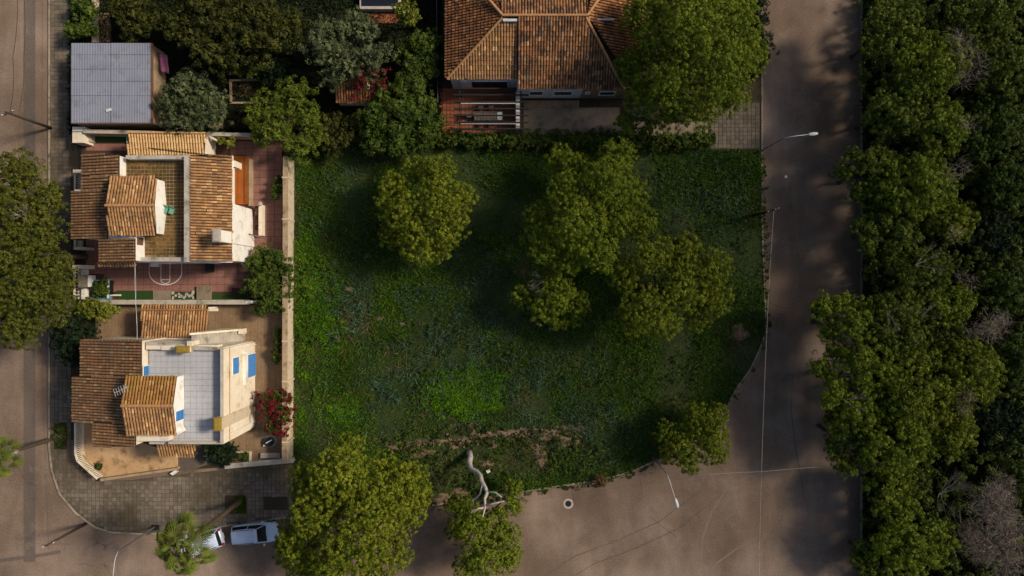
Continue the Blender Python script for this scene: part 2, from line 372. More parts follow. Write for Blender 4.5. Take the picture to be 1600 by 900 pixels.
def ridgerow(parent, a, b, mat, r=.14, tl=.4, lift=.06):
    """ridge or hip tiles one by one, each a part"""
    A, B = W(*a), W(*b); d = B - A; L = d.length; d.normalize(); s = d.cross(Vector((0, 0, 1))).normalized(); n = s.cross(d)
    if n.z < 0: n = -n
    k = max(1, round(L / tl)); st = L / k; m = MB()
    for e, rr, z in ((-.02, r * .88, 0), (st + .03, r, .03)):
        for q in range(6):
            th = math.pi * q / 5; m.v.append(tuple(s * (-math.cos(th) * rr) + d * e + n * (z + math.sin(th) * rr * .8)))
    for q in range(5): m.f.append((q, q + 1, 7 + q, 6 + q))
    m.f.append((0, 5, 4, 3, 2, 1)); m.f.append((6, 7, 8, 9, 10, 11))
    me = bpy.data.meshes.new('ridge_tile'); me.from_pydata(m.v, [], m.f); me.materials.append(mat); org = Vector(parent['_o'])
    for i in range(k):
        o = bpy.data.objects.new('ridge_tile', me); COL.objects.link(o); o.location = A + d * (i * st) + n * (lift + random.uniform(0, .01)) - org; o.parent = parent
def gable(top, drop=.1): return [W(x, y, h) - Vector((0, 0, drop)) for x, y, h in top]

# ------------------------------------------------------------------ foliage
def rand_unit(n):
    v = RNG.normal(size=(n, 3)); return v / np.linalg.norm(v, axis=1)[:, None]
def leaftris(P, Nn, ln, wd, jit=.7):
    """elongated leaf triangles at P, facing Nn"""
    n = len(P); N = Nn + RNG.normal(size=(n, 3)) * jit * .6; N /= np.linalg.norm(N, axis=1)[:, None] + 1e-9
    T = np.cross(N, rand_unit(n)); T /= np.linalg.norm(T, axis=1)[:, None] + 1e-9; B = np.cross(N, T)
    L = (ln * (.6 + .8 * RNG.random(n)))[:, None]; w = (wd * (.6 + .8 * RNG.random(n)))[:, None]
    V = np.empty((n, 3, 3)); V[:, 0] = P - T * L * .5 - B * w * .5; V[:, 1] = P - T * L * .5 + B * w * .5; V[:, 2] = P + T * L * .5
    return V.reshape(-1, 3)
def lobes_auto(c, rx, ry, rz, n, seed, r0=.42, flat=.5):
    r = np.random.default_rng(seed); out = []
    tries = 0
    while len(out) < n and tries < 600:
        tries += 1
        a = r.random() * 2 * math.pi; q = math.sqrt(r.random()) * .78; x, y = q * math.cos(a), q * math.sin(a)
        rr = r0 * (.7 + .6 * r.random()) * (1.15 - .45 * q)
        if all((x - u) ** 2 + (y - v) ** 2 > (.62 * (rr + w)) ** 2 for u, v, w, _ in out):
            out.append((x, y, rr, (1 - q * q * .9)))
    R = (rx + ry) / 2
    return [(c[0] + x * rx, c[1] + y * ry, c[2] + (z - 1) * rz + r.uniform(-.25, .1) * rz, rr * R) for x, y, rr, z in out]
def crown(lobes, per_m2=5.5, clump=.42, leaves=46, ln=.26, wd=.1, inner=True, jit=.5, loose=.12, shrink=1.0, shell=.55, zs=.78, zr=1.0, sub=0):
    zm = max(l[2] for l in lobes); lobes = [(x, y, max(zm + (z - zm) * zr, r * .6), r * shrink) for x, y, z, r in lobes]
    """lobes: (x,y,z,r) puffs; clumps over each puff; leaf triangles over each clump"""
    C = []; R = []; U = []; main = lobes
    if sub:                                            # smaller puffs over every big one, with creases between them
        out = []
        for x, y, z, r in lobes:
            n = int(sub * (4 + 3.2 * r * r)); ph = RNG.random() * 6.28
            for i in range(n):
                cz = 1 - (i + .5) / n * 1.35; sz = math.sqrt(max(0, 1 - cz * cz)); a = ph + i * 2.39996 + RNG.normal() * .12
                rs = r * 1.5 / math.sqrt(n) * (.75 + .5 * RNG.random()); q = (r - rs * .75) * (1 + RNG.normal() * .05)
                px_, py_, pz_ = x + math.cos(a) * sz * q, y + math.sin(a) * sz * q, z + cz * q * zs
                if all(((px_ - X_) ** 2 + (py_ - Y_) ** 2 + ((pz_ - Z_) / zs) ** 2) > (R_ * .7) ** 2 or R_ == r and X_ == x for X_, Y_, Z_, R_ in main): out.append((px_, py_, pz_, rs))
        lobes = out; zs = 1.0
    for x, y, z, r in lobes:
        n = max(6, int(per_m2 * 2.6 * r * r)); u = rand_unit(int(n * 1.5)); u = u[u[:, 2] > -.4]
        k = 1 + RNG.normal(size=len(u)) * loose
        C.append(np.array([x, y, z]) + u * (r * k)[:, None] * np.array([1, 1, zs])); U.append(u)
        R.append(clump * (.6 + .8 * RNG.random(len(u))) * min(1.2, .75 + r * .2))
    C = np.vstack(C); R = np.concatenate(R); U = np.vstack(U)
    keep = np.ones(len(C), bool)                       # drop clumps buried in another puff
    for x, y, z, r in lobes:
        keep &= (((C - np.array([x, y, z])) / np.array([1, 1, zs])) ** 2).sum(1) > (r * .78) ** 2
    C, R, U = C[keep], R[keep], U[keep]
    m = leaves; n = len(C); idx = np.repeat(np.arange(n), m); u = rand_unit(n * m) + U[idx] * .6; u /= np.linalg.norm(u, axis=1)[:, None]
    rad = R[idx] * (shell + (1 - shell) * RNG.random(n * m) ** .5); P = C[idx] + u * rad[:, None] * np.array([1, 1, .8])
    V = leaftris(P, u, ln, wd, jit)
    if inner:
        Q = []
        for x, y, z, r in main:
            k = int(150 * r * r) + 30; w = rand_unit(k)
            Q.append(np.array([x, y, z]) + w * (r * (.4 + .3 * RNG.random(k)))[:, None])
        Q = np.vstack(Q); w = rand_unit(len(Q)); w[:, 2] = np.abs(w[:, 2]) + .5
        V = np.vstack([V, leaftris(Q, w, ln * 2.0, wd * 3.5, .4)])
    return V
def trunk_limbs(root, lobes, base, mat, r=.25, hub=None, name='trunk', lean=(0, 0)):
    cx = sum(l[0] for l in lobes) / len(lobes); cy = sum(l[1] for l in lobes) / len(lobes); zt = min(l[2] for l in lobes)
    hub = hub or Vector((cx * .6 + base.x * .4, cy * .6 + base.y * .4, max(1.0, zt * .62)))
    t = MB(); mid = (Vector(base) + hub) / 2 + Vector((random.uniform(-.2, .2), random.uniform(-.2, .2), 0))
    t.tube([base - Vector((0, 0, .1)), base + Vector((0, 0, .3)), mid, hub], [r * 1.35, r * 1.05, r * .9, r * .7], 8); t.build(name, mat, root, True)
    b = MB()
    for l in sorted(lobes, key=lambda q: -q[3])[:10]:
        e = Vector(l[:3]); m1 = hub.lerp(e, .5) + Vector((random.uniform(-.3, .3), random.uniform(-.3, .3), -.2))
        b.tube([hub - Vector((0, 0, .2)), m1, e], [r * .55, r * .35, r * .12], 5)
        for q in range(2):
            w = e + Vector((random.uniform(-1, 1), random.uniform(-1, 1), random.uniform(-.2, .4))).normalized() * l[3] * .8
            b.tube([m1, m1.lerp(w, .6) + Vector((0, 0, .1)), w], [r * .25, r * .14, r * .05], 4)
    b.build('branch', mat, root, True)
def pl(lobes):                                         # lobes given as (px,py,h,rpx)
    return [(*W(x, y, h), r / 16 * (1 - h / HC)) for x, y, h, r in lobes]
def tree(name, label, px, py, rpx, h, mat, ry=None, nl=9, lobes=None, group=None, cat='tree', tr=None, rz=None, base=None, barkmat=None, **kw):
    s = (1 - h / HC) / 16; ry = ry or rpx
    L = pl(lobes) if lobes else lobes_auto(W(px, py, h - (rpx + ry) / 2 * s * .3), rpx * s, ry * s, rz or min(h * .35, rpx * s * .6), nl, int(px * 31 + py))
    c = W(px, py, h); b = base if base is not None else Vector((c.x, c.y, .1))
    root = thing(name, label, cat, b, group)
    npmesh('crown', crown(L, **kw), 3, mat, root)
    trunk_limbs(root, L, b, barkmat or M['bark'], tr or max(.12, min(.32, rpx * s * .055)))
    return root
def twigs(lobes, n, ln, wd):
    Q = []; D = []
    for x, y, z, r in lobes:
        k = int(n * r * r); u = rand_unit(k); u[:, 2] = np.abs(u[:, 2]) * .8; Q.append(np.array([x, y, z]) + u * (r * RNG.random(k) ** .5)[:, None]); D.append(u)
    P = np.vstack(Q); D = np.vstack(D) * .5 + RNG.normal(size=P.shape) * .6; D /= np.linalg.norm(D, axis=1)[:, None]
    B = np.cross(D, rand_unit(len(P))); B /= np.linalg.norm(B, axis=1)[:, None]; L = (ln * (.4 + RNG.random(len(P))))[:, None]
    V = np.empty((len(P), 3, 3)); V[:, 0] = P - B * wd / 2; V[:, 1] = P + B * wd / 2; V[:, 2] = P + D * L
    return V.reshape(-1, 3)
def branching(mb, p, d, L, r, depth, spread=.7, up=.1):
    q = p + d * L * .5 + Vector((random.uniform(-1, 1), random.uniform(-1, 1), random.uniform(-.5, .5))) * L * .08; e = p + d * L
    mb.tube([p, q, e], [r, r * .8, r * .6], 5 if r > .04 else 3, False)
    if depth <= 0: return
    for k in range(random.choice((2, 3))):
        nd = (d + Vector((random.uniform(-1, 1), random.uniform(-1, 1), random.uniform(-.5, 1) * .6 + up)) * spread).normalized()
        branching(mb, e.lerp(q, random.random() * .4), nd, L * random.uniform(.6, .85), r * .58, depth - 1, spread, up)

def blades(poly, n, ln, wd, h0, mat, name, dens=None, lean=.7, z=.13, **kw):
    xs = [p[0] for p in poly]; ys = [p[1] for p in poly]
    X = RNG.uniform(min(xs), max(xs), n); Y = RNG.uniform(min(ys), max(ys), n); k = inpoly(X, Y, poly)
    if dens is not None: k &= RNG.random(n) < dens(X, Y)
    X, Y = X[k], Y[k]; m = len(X); P = np.stack([(X - 800) / 16, (450 - Y) / 16, np.full(m, z)], 1)
    D = rand_unit(m); D[:, 2] = np.abs(D[:, 2]) * .6 + (1 - lean); D /= np.linalg.norm(D, axis=1)[:, None]
    hv = .6 + .8 * vnoise(X, Y, .03); P[:, 2] += RNG.random(m) * h0 * hv
    B = np.cross(D, rand_unit(m)); B /= np.linalg.norm(B, axis=1)[:, None]; L = (ln * (.5 + RNG.random(m)) * hv)[:, None]; w = wd * (.6 + .8 * RNG.random(m))[:, None]
    V = np.empty((m, 3, 3)); V[:, 0] = P - B * w; V[:, 1] = P + B * w; V[:, 2] = P + D * L
    return npmesh(name, V.reshape(-1, 3), 3, mat, kind='stuff', **kw)

# ================================================================== THE SETTING
FAR = 3200
b = MB(); b.rect(-FAR, -FAR, 800 + FAR, FAR, -.06, -.5); struct(b, 'ground', M['soil'])
b = MB(); b.add([W(-60, -FAR, 0), W(-60, FAR, 0), W(1345, FAR, 0), W(1345, -FAR, 0)], [(0, 1, 2, 3)]); struct(b, 'road', M['asphalt'])
LOT = [(458, 212), (1108, 212), (1108, 234), (1191, 234), (1191, 340), (1194, 430), (1196, 515), (1186, 545), (1170, 578), (1150, 605), (1132, 640),
       (1100, 680), (1050, 708), (1015, 722), (985, 736), (930, 750), (870, 758), (820, 766), (760, 776), (690, 786), (560, 800), (460, 806)]
b = MB(); b.prism(LOT, .12, -.1); struct(b, 'lot_ground', M['lotsoil'])
b = MB(); b.prism([(110, -FAR), (1189, -FAR), (1189, 160), (1108, 160), (1108, 212), (458, 212), (458, 722), (110, 748)], .118, -.1); struct(b, 'garden_ground', M['soil'])
b = MB(); b.rect(1347, -FAR, 800 + FAR, FAR, .12, -.1); struct(b, 'woodland_ground', M['soil'])
b = MB(); b.rect(-FAR, -FAR, -62, FAR, .12, -.1); struct(b, 'verge', M['soil'])
b = MB(); b.rect(-61, 1030, 1346, FAR, .12, -.1); struct(b, 'verge', M['lotsoil'])
kerb_late = [(-60, 1029), (1345, 1029)]
PAVE = [(79, -FAR), (109.5, -FAR), (109.5, 655), (116, 700), (126, 728), (158, 753), (200, 751), (457.5, 722.5), (457.5, 806), (430, 809), (340, 822), (280, 829), (230, 833), (175, 830), (150, 822), (120, 800), (95, 770), (83, 735), (79, 700)]
b = MB(); b.prism(PAVE, .105, -.1); pv = struct(b, 'pavement', M['paverbase'])
pit = lambda X, Y: None
PV2 = [(79.5, -10), (109, -10), (109, 655), (116, 700), (126, 730), (158, 755), (200, 753), (457, 724), (457, 805), (430, 808), (340, 821), (230, 832), (175, 829), (150, 821), (120, 799), (95, 769), (84, 735), (79.5, 700)]
holes = [(84, 660, 104, 702), (351, 774, 384, 803), (412, 776, 448, 797)]
mbp = MB()
for pitch in (6.4,):
    y = -10
    while y < 833:
        x = 79
        while x < 457:
            cx, cy = x + pitch / 2, y + pitch / 2
            if inpoly(np.array([cx]), np.array([cy]), PV2)[0] and not any(a < cx < c and q < cy < d for a, q, c, d in holes):
                a_ = W(x + .3, y + .3, .13); b_ = W(x + pitch - .3, y + pitch - .3, .13); z = .135 + random.uniform(-.006, .006)
                mbp.wbox(a_.x, b_.x, b_.y, a_.y, z - .03, z)
            x += pitch
        y += pitch
mbp.build('pavement_tiles', M['paver'], pv, kind='stuff')
b = MB(); b.prism([(1109, 160), (1187.5, 160), (1187.5, 233), (1109, 233)], .105, -.1); pv2 = struct(b, 'pavement', M['paverbase'])
tilefield([(1110, 161), (1187, 161), (1187, 233), (1110, 233)], 6.4, .135, M['paver'], pv2, 'pavement_tiles', joint=.08)
def kerb(pts, w=.16, h=.15, name='kerb'):
    b = MB(); P = [W(x, y, 0) for x, y in pts]
    for i in range(len(P) - 1):
        L = (P[i + 1] - P[i]).length; n = max(1, round(L / 1.0)); d = (P[i + 1] - P[i]) / n; a = math.atan2(d.y, d.x)
        for k in range(n):
            c = P[i] + d * (k + .5); b.box((c.x, c.y, h / 2 - .04 + random.uniform(-.008, .008)), (d.length - .02, w, h + .08), a + random.uniform(-.008, .008))
    struct(b, name, M['curb'])
kerb([(78, -40), (78, 700), (82, 736), (94, 771), (119, 801), (149, 823), (175, 831), (230, 834), (280, 830), (340, 823), (430, 810), (459, 807)])
kerb([(1190, -40), (1190, 160), (1190, 340), (1193, 430), (1196, 515), (1187, 545), (1171, 578), (1151, 605), (1133, 640)], .14)
kerb([(1018, 722), (985, 737), (930, 751), (870, 759), (820, 767), (690, 787), (560, 801), (460, 808)], .14)
kerb([(1346, -40), (1346, 940)], .16); kerb(kerb_late)
# asphalt repairs, drains and dust arcs
def strip(pts, w, z, mat, name):
    b = MB(); P = [W(x, y, 0) for x, y in pts]; L = []; R = []
    for i, p in enumerate(P):
        d = (P[min(i + 1, len(P) - 1)] - P[max(i - 1, 0)]).normalized(); s = Vector((-d.y, d.x, 0)) * (w[i] if hasattr(w, '__len__') else w) / 2
        L.append(p + s + Vector((0, 0, z))); R.append(p - s + Vector((0, 0, z)))
    n = len(P); b.add(L + R, [(i, i + n, i + 1 + n, i + 1) for i in range(n - 1)]); return struct(b, name, mat)
strip([(46, -30), (46, 878)], 1.15, .004, M['patch'], 'asphalt_repair')
strip([(66, -30), (66, 600), (76, 860)], .05, .004, M['patch'], 'asphalt_joint')
strip([(-60, 884), (60, 868), (95, 862)], .35, .008, M['patch'], 'asphalt_repair')
strip([(820, 783), (965, 762), (1110, 742)], .03, .004, M['patch'], 'asphalt_joint')
strip([(1012, 805), (1058, 840)], .06, .004, M['patch'], 'asphalt_joint')
strip([(1262, 727), (1165, 745), (1135, 765), (1112, 800), (1098, 840), (1096, 870), (1102, 900)], [.02, .14, .16, .18, .16, .14, .1], .004, M['dirtline'], 'dust_track')
strip([(1190, 835), (1150, 858), (1120, 880), (1100, 910)], [.03, .15, .2, .1], .004, M['dirtline'], 'dust_track')
strip([(980, 742), (985, 727), (1010, 738), (1016, 722)], [.02, .12, .12, .1], .008, M['yellowpaint'], 'parking_mark')
strip([(1060, 900), (1085, 840), (1140, 790), (1190, 770)], [.1, .3, .3, .05], .004, M['dirtline'], 'dust_track') if False else None
strip([(850, 900), (900, 868), (960, 846), (1030, 815), (1090, 770)], [.05, .12, .1, .12, .04], .004, M['patch'], 'tyre_track')
strip([(880, 910), (930, 880), (990, 858), (1060, 826), (1125, 775)], [.05, .1, .12, .1, .04], .004, M['patch'], 'tyre_track')
strip([(1240, 560), (1236, 640), (1246, 720), (1262, 800)], [.03, .1, .1, .04], .004, M['patch'], 'tyre_track')
# small manhole
r = thing('manhole_cover', 'round dark manhole cover in a pale concrete ring on the lower road', 'manhole', W(888, 787))
b = MB(); b._lathe(W(888, 787), [(.5, -.02), (.5, .012), (.48, .016)], 24); b.build('collar', M['coping'], r)
b = MB(); b._lathe(W(888, 787), [(.3, 0), (.3, .024), (.28, .028)], 20); b.build('lid', M['dark'], r)
b = MB()
for k in range(6): b.box(W(238.5 + k * 1.3, 824.5, .145), (.05, .5, .04), 0)
b.rect(236, 820, 249, 829, .137, .09); single(b, 'drain_grate', M['dark'], 'small black drain grate at the pavement edge by the palm', 'drain')

# lot: bare soil, grass, stalks
def blob(px, py, rx, ry, z=.16, amp=.35, name='bare_soil', mat='baresoil', n=26):
    V = [W(px, py, z + .12)]; k = random.random() * 9
    for q in (0.6, 1.0):
        for i in range(n):
            a = 2 * math.pi * i / n; w = 1 + amp * (math.sin(a * 3 + k) * .5 + math.sin(a * 5 + k * 2) * .35 + random.uniform(-.25, .25)); V.append(W(px + math.cos(a) * rx * w * q, py + math.sin(a) * ry * w * q, z + .09 if q < 1 else .11))
    f = [(0, 1 + (i + 1) % n, 1 + i) for i in range(n)] + [(1 + i, 1 + (i + 1) % n, 1 + n + (i + 1) % n, 1 + n + i) for i in range(n)]
    b = MB(); b.add(V, [q[::-1] for q in f]); return b.build(name, M[mat], kind='structure')
for a in [(660, 690, 14, 4), (690, 688, 12, 4), (713, 686, 12, 3), (745, 682, 13, 4), (770, 679, 12, 3), (665, 707, 14, 6), (800, 674, 14, 3), (828, 671, 14, 3), (850, 684, 14, 8), (838, 700, 9, 9), (845, 716, 11, 12), (880, 690, 12, 11), (905, 670, 14, 4), (770, 695, 8, 7), (710, 699, 7, 4), (900, 690, 5, 12), (640, 694, 12, 4), (728, 684, 12, 4), (757, 681, 12, 3), (785, 676, 12, 4), (815, 672, 12, 4), (862, 676, 12, 5), (885, 668, 12, 4), (612, 698, 9, 4), (650, 712, 8, 4), (720, 770, 14, 7), (790, 762, 10, 4),
          (575, 400, 6, 5), (545, 452, 8, 4), (565, 475, 5, 4), (628, 507, 5, 4), (592, 497, 7, 4), (700, 780, 26, 9), (735, 800, 30, 14), (760, 725, 10, 5), (1155, 520, 14, 14)]: blob(*a)
z1 = lambda X, Y: np.clip((vnoise(X, Y, .018) - .25) * 2.5, .15, 1)
ell = lambda X, Y, cx, cy, rx, ry: np.exp(-(((X - cx) / rx) ** 2 + ((Y - cy) / ry) ** 2))
def reedden(X, Y):
    e = ell(X, Y, 690, 520, 110, 70) + ell(X, Y, 840, 610, 90, 60) + ell(X, Y, 930, 650, 50, 50) + ell(X, Y, 600, 620, 50, 40) + ell(X, Y, 1100, 310, 70, 60) * .7 + ell(X, Y, 780, 440, 80, 60) * .7 + ell(X, Y, 520, 300, 60, 100) * .4 + ell(X, Y, 560, 470, 50, 60) * .5
    return np.clip(e, 0, 1) * np.clip((vnoise(X, Y, .05) - .3) * 2.5, 0, 1)
def clovden(X, Y):
    e = ell(X, Y, 715, 615, 48, 28) + ell(X, Y, 750, 610, 40, 30) + ell(X, Y, 760, 520, 18, 22) + ell(X, Y, 535, 640, 26, 22) + ell(X, Y, 485, 420, 26, 70) * .8 + ell(X, Y, 505, 500, 40, 50) * .5 + ell(X, Y, 480, 600, 20, 60) * .35 + ell(X, Y, 640, 470, 40, 18) * .25
    return np.clip(e * 2 - .5 + (vnoise(X, Y, .11) - .5) * 1.4 + (vnoise(X, Y, .3) - .5) * .9, 0, 1) * (e > .12)
def dirtmask(X, Y):
    e = ell(X, Y, 690, 690, 50, 7) + ell(X, Y, 800, 674, 60, 6) + ell(X, Y, 850, 700, 26, 26) + ell(X, Y, 885, 685, 22, 16) + ell(X, Y, 715, 785, 40, 14) + ell(X, Y, 740, 800, 30, 14)
    return np.clip(1 - e * .9, .4, 1)
blades(LOT, 230000, .30, .035, .14, M['grass'], 'meadow_grass', lambda X, Y: z1(X, Y) * dirtmask(X, Y))
blades(LOT, 150000, .5, .03, .3, M['reed'], 'blue_green_stalks', reedden, lean=.85)
blades(LOT, 200000, .16, .05, .16, M['clover'], 'clover_patches', clovden, lean=.95)
blades([(600, 540), (860, 540), (860, 690), (600, 690)], 150000, .16, .06, .2, M['clover'], 'clover_patches', clovden, lean=.95)
blades([(458, 300), (600, 300), (600, 700), (458, 700)], 60000, .2, .05, .2, M['clover'], 'clover_patches', clovden, lean=.95)
blades(LOT, 60000, .4, .03, .15, M['dry'], 'dry_grass', lambda X, Y: np.clip((vnoise(X, Y, .035) - .56) * 3, 0, .6) + np.clip(ell(X, Y, 840, 715, 80, 30) * .8, 0, .8) + ell(X, Y, 1155, 525, 22, 30) * .9 + ell(X, Y, 700, 745, 20, 30) * .6)
blades([(1347, -20), (1372, -20), (1372, 920), (1347, 920)], 26000, .25, .05, .3, M['grass'], 'verge_grass')
blades([(1347, -20), (1600, -20), (1600, 920), (1347, 920)], 50000, .35, .05, .2, M['grass'], 'woodland_grass')
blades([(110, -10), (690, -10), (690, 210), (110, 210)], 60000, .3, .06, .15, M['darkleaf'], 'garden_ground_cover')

rw = []
for cx, cy, rx, ry, n, zz in ((760, 684, 170, 14, 70, .2), (660, 700, 60, 16, 26, .2), (860, 705, 60, 30, 26, .2), (720, 745, 90, 28, 46, .3), (900, 715, 80, 28, 34, .3), (650, 715, 40, 30, 20, .3), (820, 450, 340, 210, 90, .16), (480, 480, 20, 220, 26, .2), (1100, 330, 80, 90, 26, .2), (1000, 600, 160, 90, 40, .18)):
    for i in range(n):
        x, y = random.gauss(cx, rx * .5), random.gauss(cy, ry * .5)
        if inpoly(np.array([x]), np.array([y]), LOT)[0] and (dirtmask(x, y) > .6 or n in (70, 26)): rw.append((*W(x, y, zz), random.uniform(.2, .65)))
npmesh('meadow_weeds', crown(rw, 12, .16, 24, .18, .06, inner=False, loose=.3), 3, M['shrub'], kind='stuff')
# cloud layer added out of view, its blobs placed for the shade they cast
def shade_cloud(px_blobs, alt=115, thr=.42):
    off = Vector((sd.x / sd.z * alt, sd.y / sd.z * alt, alt)); st = 2.0
    B_ = [((px - 800) / 16, (450 - py) / 16, r / 16) for px, py, r in px_blobs]
    x0 = min(x - 1.6 * r for x, y, r in B_); x1 = max(x + 1.6 * r for x, y, r in B_); y0 = min(y - 1.6 * r for x, y, r in B_); y1 = max(y + 1.6 * r for x, y, r in B_)
    nx, ny = int((x1 - x0) / st) + 1, int((y1 - y0) / st) + 1; X, Y = np.meshgrid(x0 + np.arange(nx) * st, y0 + np.arange(ny) * st)
    F = sum(np.exp(-((X - x) ** 2 + (Y - y) ** 2) / r ** 2) for x, y, r in B_) - thr + (vnoise(X, Y, .16) - .5) * .35
    T = np.sqrt(np.clip(F, 0, 2)); vs = []; id_ = {}
    def vid(i, j, top):
        k = (i, j, top if T[j, i] > 0 else 0)
        if k not in id_:
            id_[k] = len(vs); t = T[j, i]; vs.append((X[j, i] + off.x, Y[j, i] + off.y, alt + (t * 9 + 2 * t * math.sin(i * .9) * math.cos(j * .8) if k[2] else -t * 3)))
        return id_[k]
    fs = []
    for j in range(ny - 1):
        for i in range(nx - 1):
            if max(T[j, i], T[j, i + 1], T[j + 1, i], T[j + 1, i + 1]) > 0:
                c = [(i, j), (i + 1, j), (i + 1, j + 1), (i, j + 1)]; fs.append(tuple(vid(a, b, 1) for a, b in c)); fs.append(tuple(vid(a, b, 0) for a, b in c[::-1]))
    b = MB(); b.add(vs, fs); m = bpy.data.materials.new('shade_cloud_vapour'); m.use_nodes = True; t = m.node_tree; t.nodes.clear()
    o = t.nodes.new('ShaderNodeOutputMaterial'); tr = t.nodes.new('ShaderNodeBsdfTransparent'); d = t.nodes.new('ShaderNodeBsdfTranslucent'); x = t.nodes.new('ShaderNodeMixShader'); x.inputs[0].default_value = .34
    d.inputs[0].default_value = (.9, .9, .9, 1); t.links.new(tr.outputs[0], x.inputs[1]); t.links.new(d.outputs[0], x.inputs[2]); t.links.new(x.outputs[0], o.inputs[0])
    b.build('shade_cloud', m, None, True, kind='structure')
shade_cloud([(700, 330, 110), (820, 380, 150), (980, 380, 190), (1130, 480, 200), (1330, 420, 220), (1220, 640, 150), (1400, 700, 260), (1250, 880, 130), (1500, 300, 220), (950, 560, 120), (380, 30, 100), (1560, 950, 200), (1700, 500, 300), (1420, 150, 130), (1330, 560, 200), (1400, 430, 120), (-10, 430, 95), (330, 960, 90), (-20, 640, 70)])

# ================================================================== walls round the plots
r = thing('boundary_wall', 'long cream rendered wall between the two houses and the overgrown plot', 'wall', W(452, 480, .1))
b = MB(); b.prism([(443.5, 246), (449.5, 246), (447.8, 720), (441.8, 720)], 2.1, .1); b.build('wall', M['lotwall'], r)
b = MB(); b.prism([(442, 244), (450, 244), (448.3, 722), (440.3, 722)], 2.18, 2.103); b.build('coping', M['tanwall'], r)
for y in (276, 341, 410, 532, 595, 690):
    b = MB(); b.rect(440.4, y, 449.6, y + 2.2, 2.22, .1); b.build('pier', M['lotwall'], r)
r = thing('boundary_wall', 'weathered garden wall behind the tiled shed of the upper left house', 'wall', W(300, 212, .1))
b = MB(); b.prism([(131, 203), (445, 210), (445, 214), (131, 207)], 1.9, .1); b.build('wall', M['tanwall'], r)
b = MB(); b.prism([(130, 202), (446, 209), (446, 214.8), (130, 207.8)], 1.97, 1.903); b.build('coping', M['coping'], r)
r = thing('boundary_wall', 'low tan wall dividing the red court from the beige patio', 'wall', W(270, 474, .1))
b = MB(); b.rect(150, 469, 389, 475, 1.5, .1); b.build('wall', M['tanwall'], r)
b = MB(); b.rect(149, 468.4, 390, 475.6, 1.56, 1.503); b.build('coping', M['coping'], r)
b = MB(); b.rect(384, 470, 403, 474, 1.6, .1); single(b, 'wall_end', M['white'], 'short white wall piece beside the big green shrub', 'wall')
r = thing('boundary_wall', 'stained front wall along the pavement below the white house', 'wall', W(370, 725, .1))
b = MB(); b.prism([(352, 726), (456, 716), (458, 722), (352, 732)], .9, .1); b.build('wall', M['tanwall'], r)
b = MB(); b.prism([(351, 725), (457, 715), (459, 723), (351, 733)], .95, .903); b.build('coping', M['coping'], r)

# ================================================================== HOUSE 1 (upper left, courtyard with court lines)
z0 = .12
h1 = thing('tiled_house', 'clay tiled house with mossy roof terrace, upper of the two left houses', 'house', W(250, 330, .12))
b = MB(); b.prism([(131, 208), (441, 214), (441, 470), (131, 470)], .17, .1); cf = b.build('courtyard', M['redbase'], h1)
COURT = [(134, 224), (395, 218), (438, 220), (438, 468), (392, 468), (392, 458), (180, 452), (134, 452)]
tilefield([(360, 220), (438, 220), (438, 455), (362, 455)], 11.5, .2, M['redtile'], cf, each='court_tile', jit=.003, joint=.07)
tilefield([(155, 410), (360, 410), (360, 455), (155, 455)], 11.5, .2, M['redtile'], cf, each='court_tile', jit=.003, joint=.07)
tilefield([(134, 374), (155, 374), (155, 452), (134, 452)], 11.5, .2, M['redtile'], cf, each='court_tile', jit=.003, joint=.07)
tilefield([(134, 224), (200, 224), (200, 241), (134, 241)], 11.5, .2, M['redtile'], cf, each='court_tile', jit=.003, joint=.07)
wp = lambda px, lo=113, hi=211, e=5.3, t=7.2: e + (px - lo) / (hi - lo) * (t - e)
def rc(x0, y0, x1, y1, f): return [(x0, y0, f(x0)), (x1, y0, f(x1)), (x1, y1, f(x1)), (x0, y1, f(x0))]
secs = [(129, 241, 186, 276), (129, 276, 170, 298), (113, 298, 168, 373), (156, 373, 211, 409)]
for s_ in secs:
    slope(h1, rc(*s_, wp), (-1, 0), M['tile_brown'])
b = MB()
for s_ in [(131, 243, 186, 298), (115, 296, 172, 371), (158, 368, 211, 407)]: b.solid(gable(rc(*s_, wp), .12), .12)
b.rect(168, 276, 200, 370, 5.59, .12)
b.rect(186, 247, 291, 404, 5.58, .12)
b.build('wall', M['white'], h1)
slope(h1, [(153, 407, 5.6), (212, 407, 5.6), (212, 415, 5.3), (153, 415, 5.3)], (0, -1), M['tile_orange'])
# roof terrace
tf = MB(); tf.rect(197, 247, 291, 403, 5.62, 5.5); tf = tf.build('terrace_floor', M['mossgrout'], h1)
tilefield([(198, 248), (290, 248), (290, 402), (198, 402)], 5.6, 5.66, M['mosstile'], tf, 'terrace_tiles', joint=.17)
for nm, (a, c, d, e), hh in (('parapet', (197, 243, 289, 248), 6.4), ('parapet', (213, 402.5, 297, 408), 6.3), ('parapet', (288, 243, 296.5, 408.5), 6.75)):
    b = MB(); b.rect(a, c, d, e, hh, .12); q = b.build(nm, M['white'], h1)
    b = MB(); b.rect(a - .5, c - .5, d + .4, e + .5, hh + .05, hh + .003); b.build('coping', M['coping'], q)
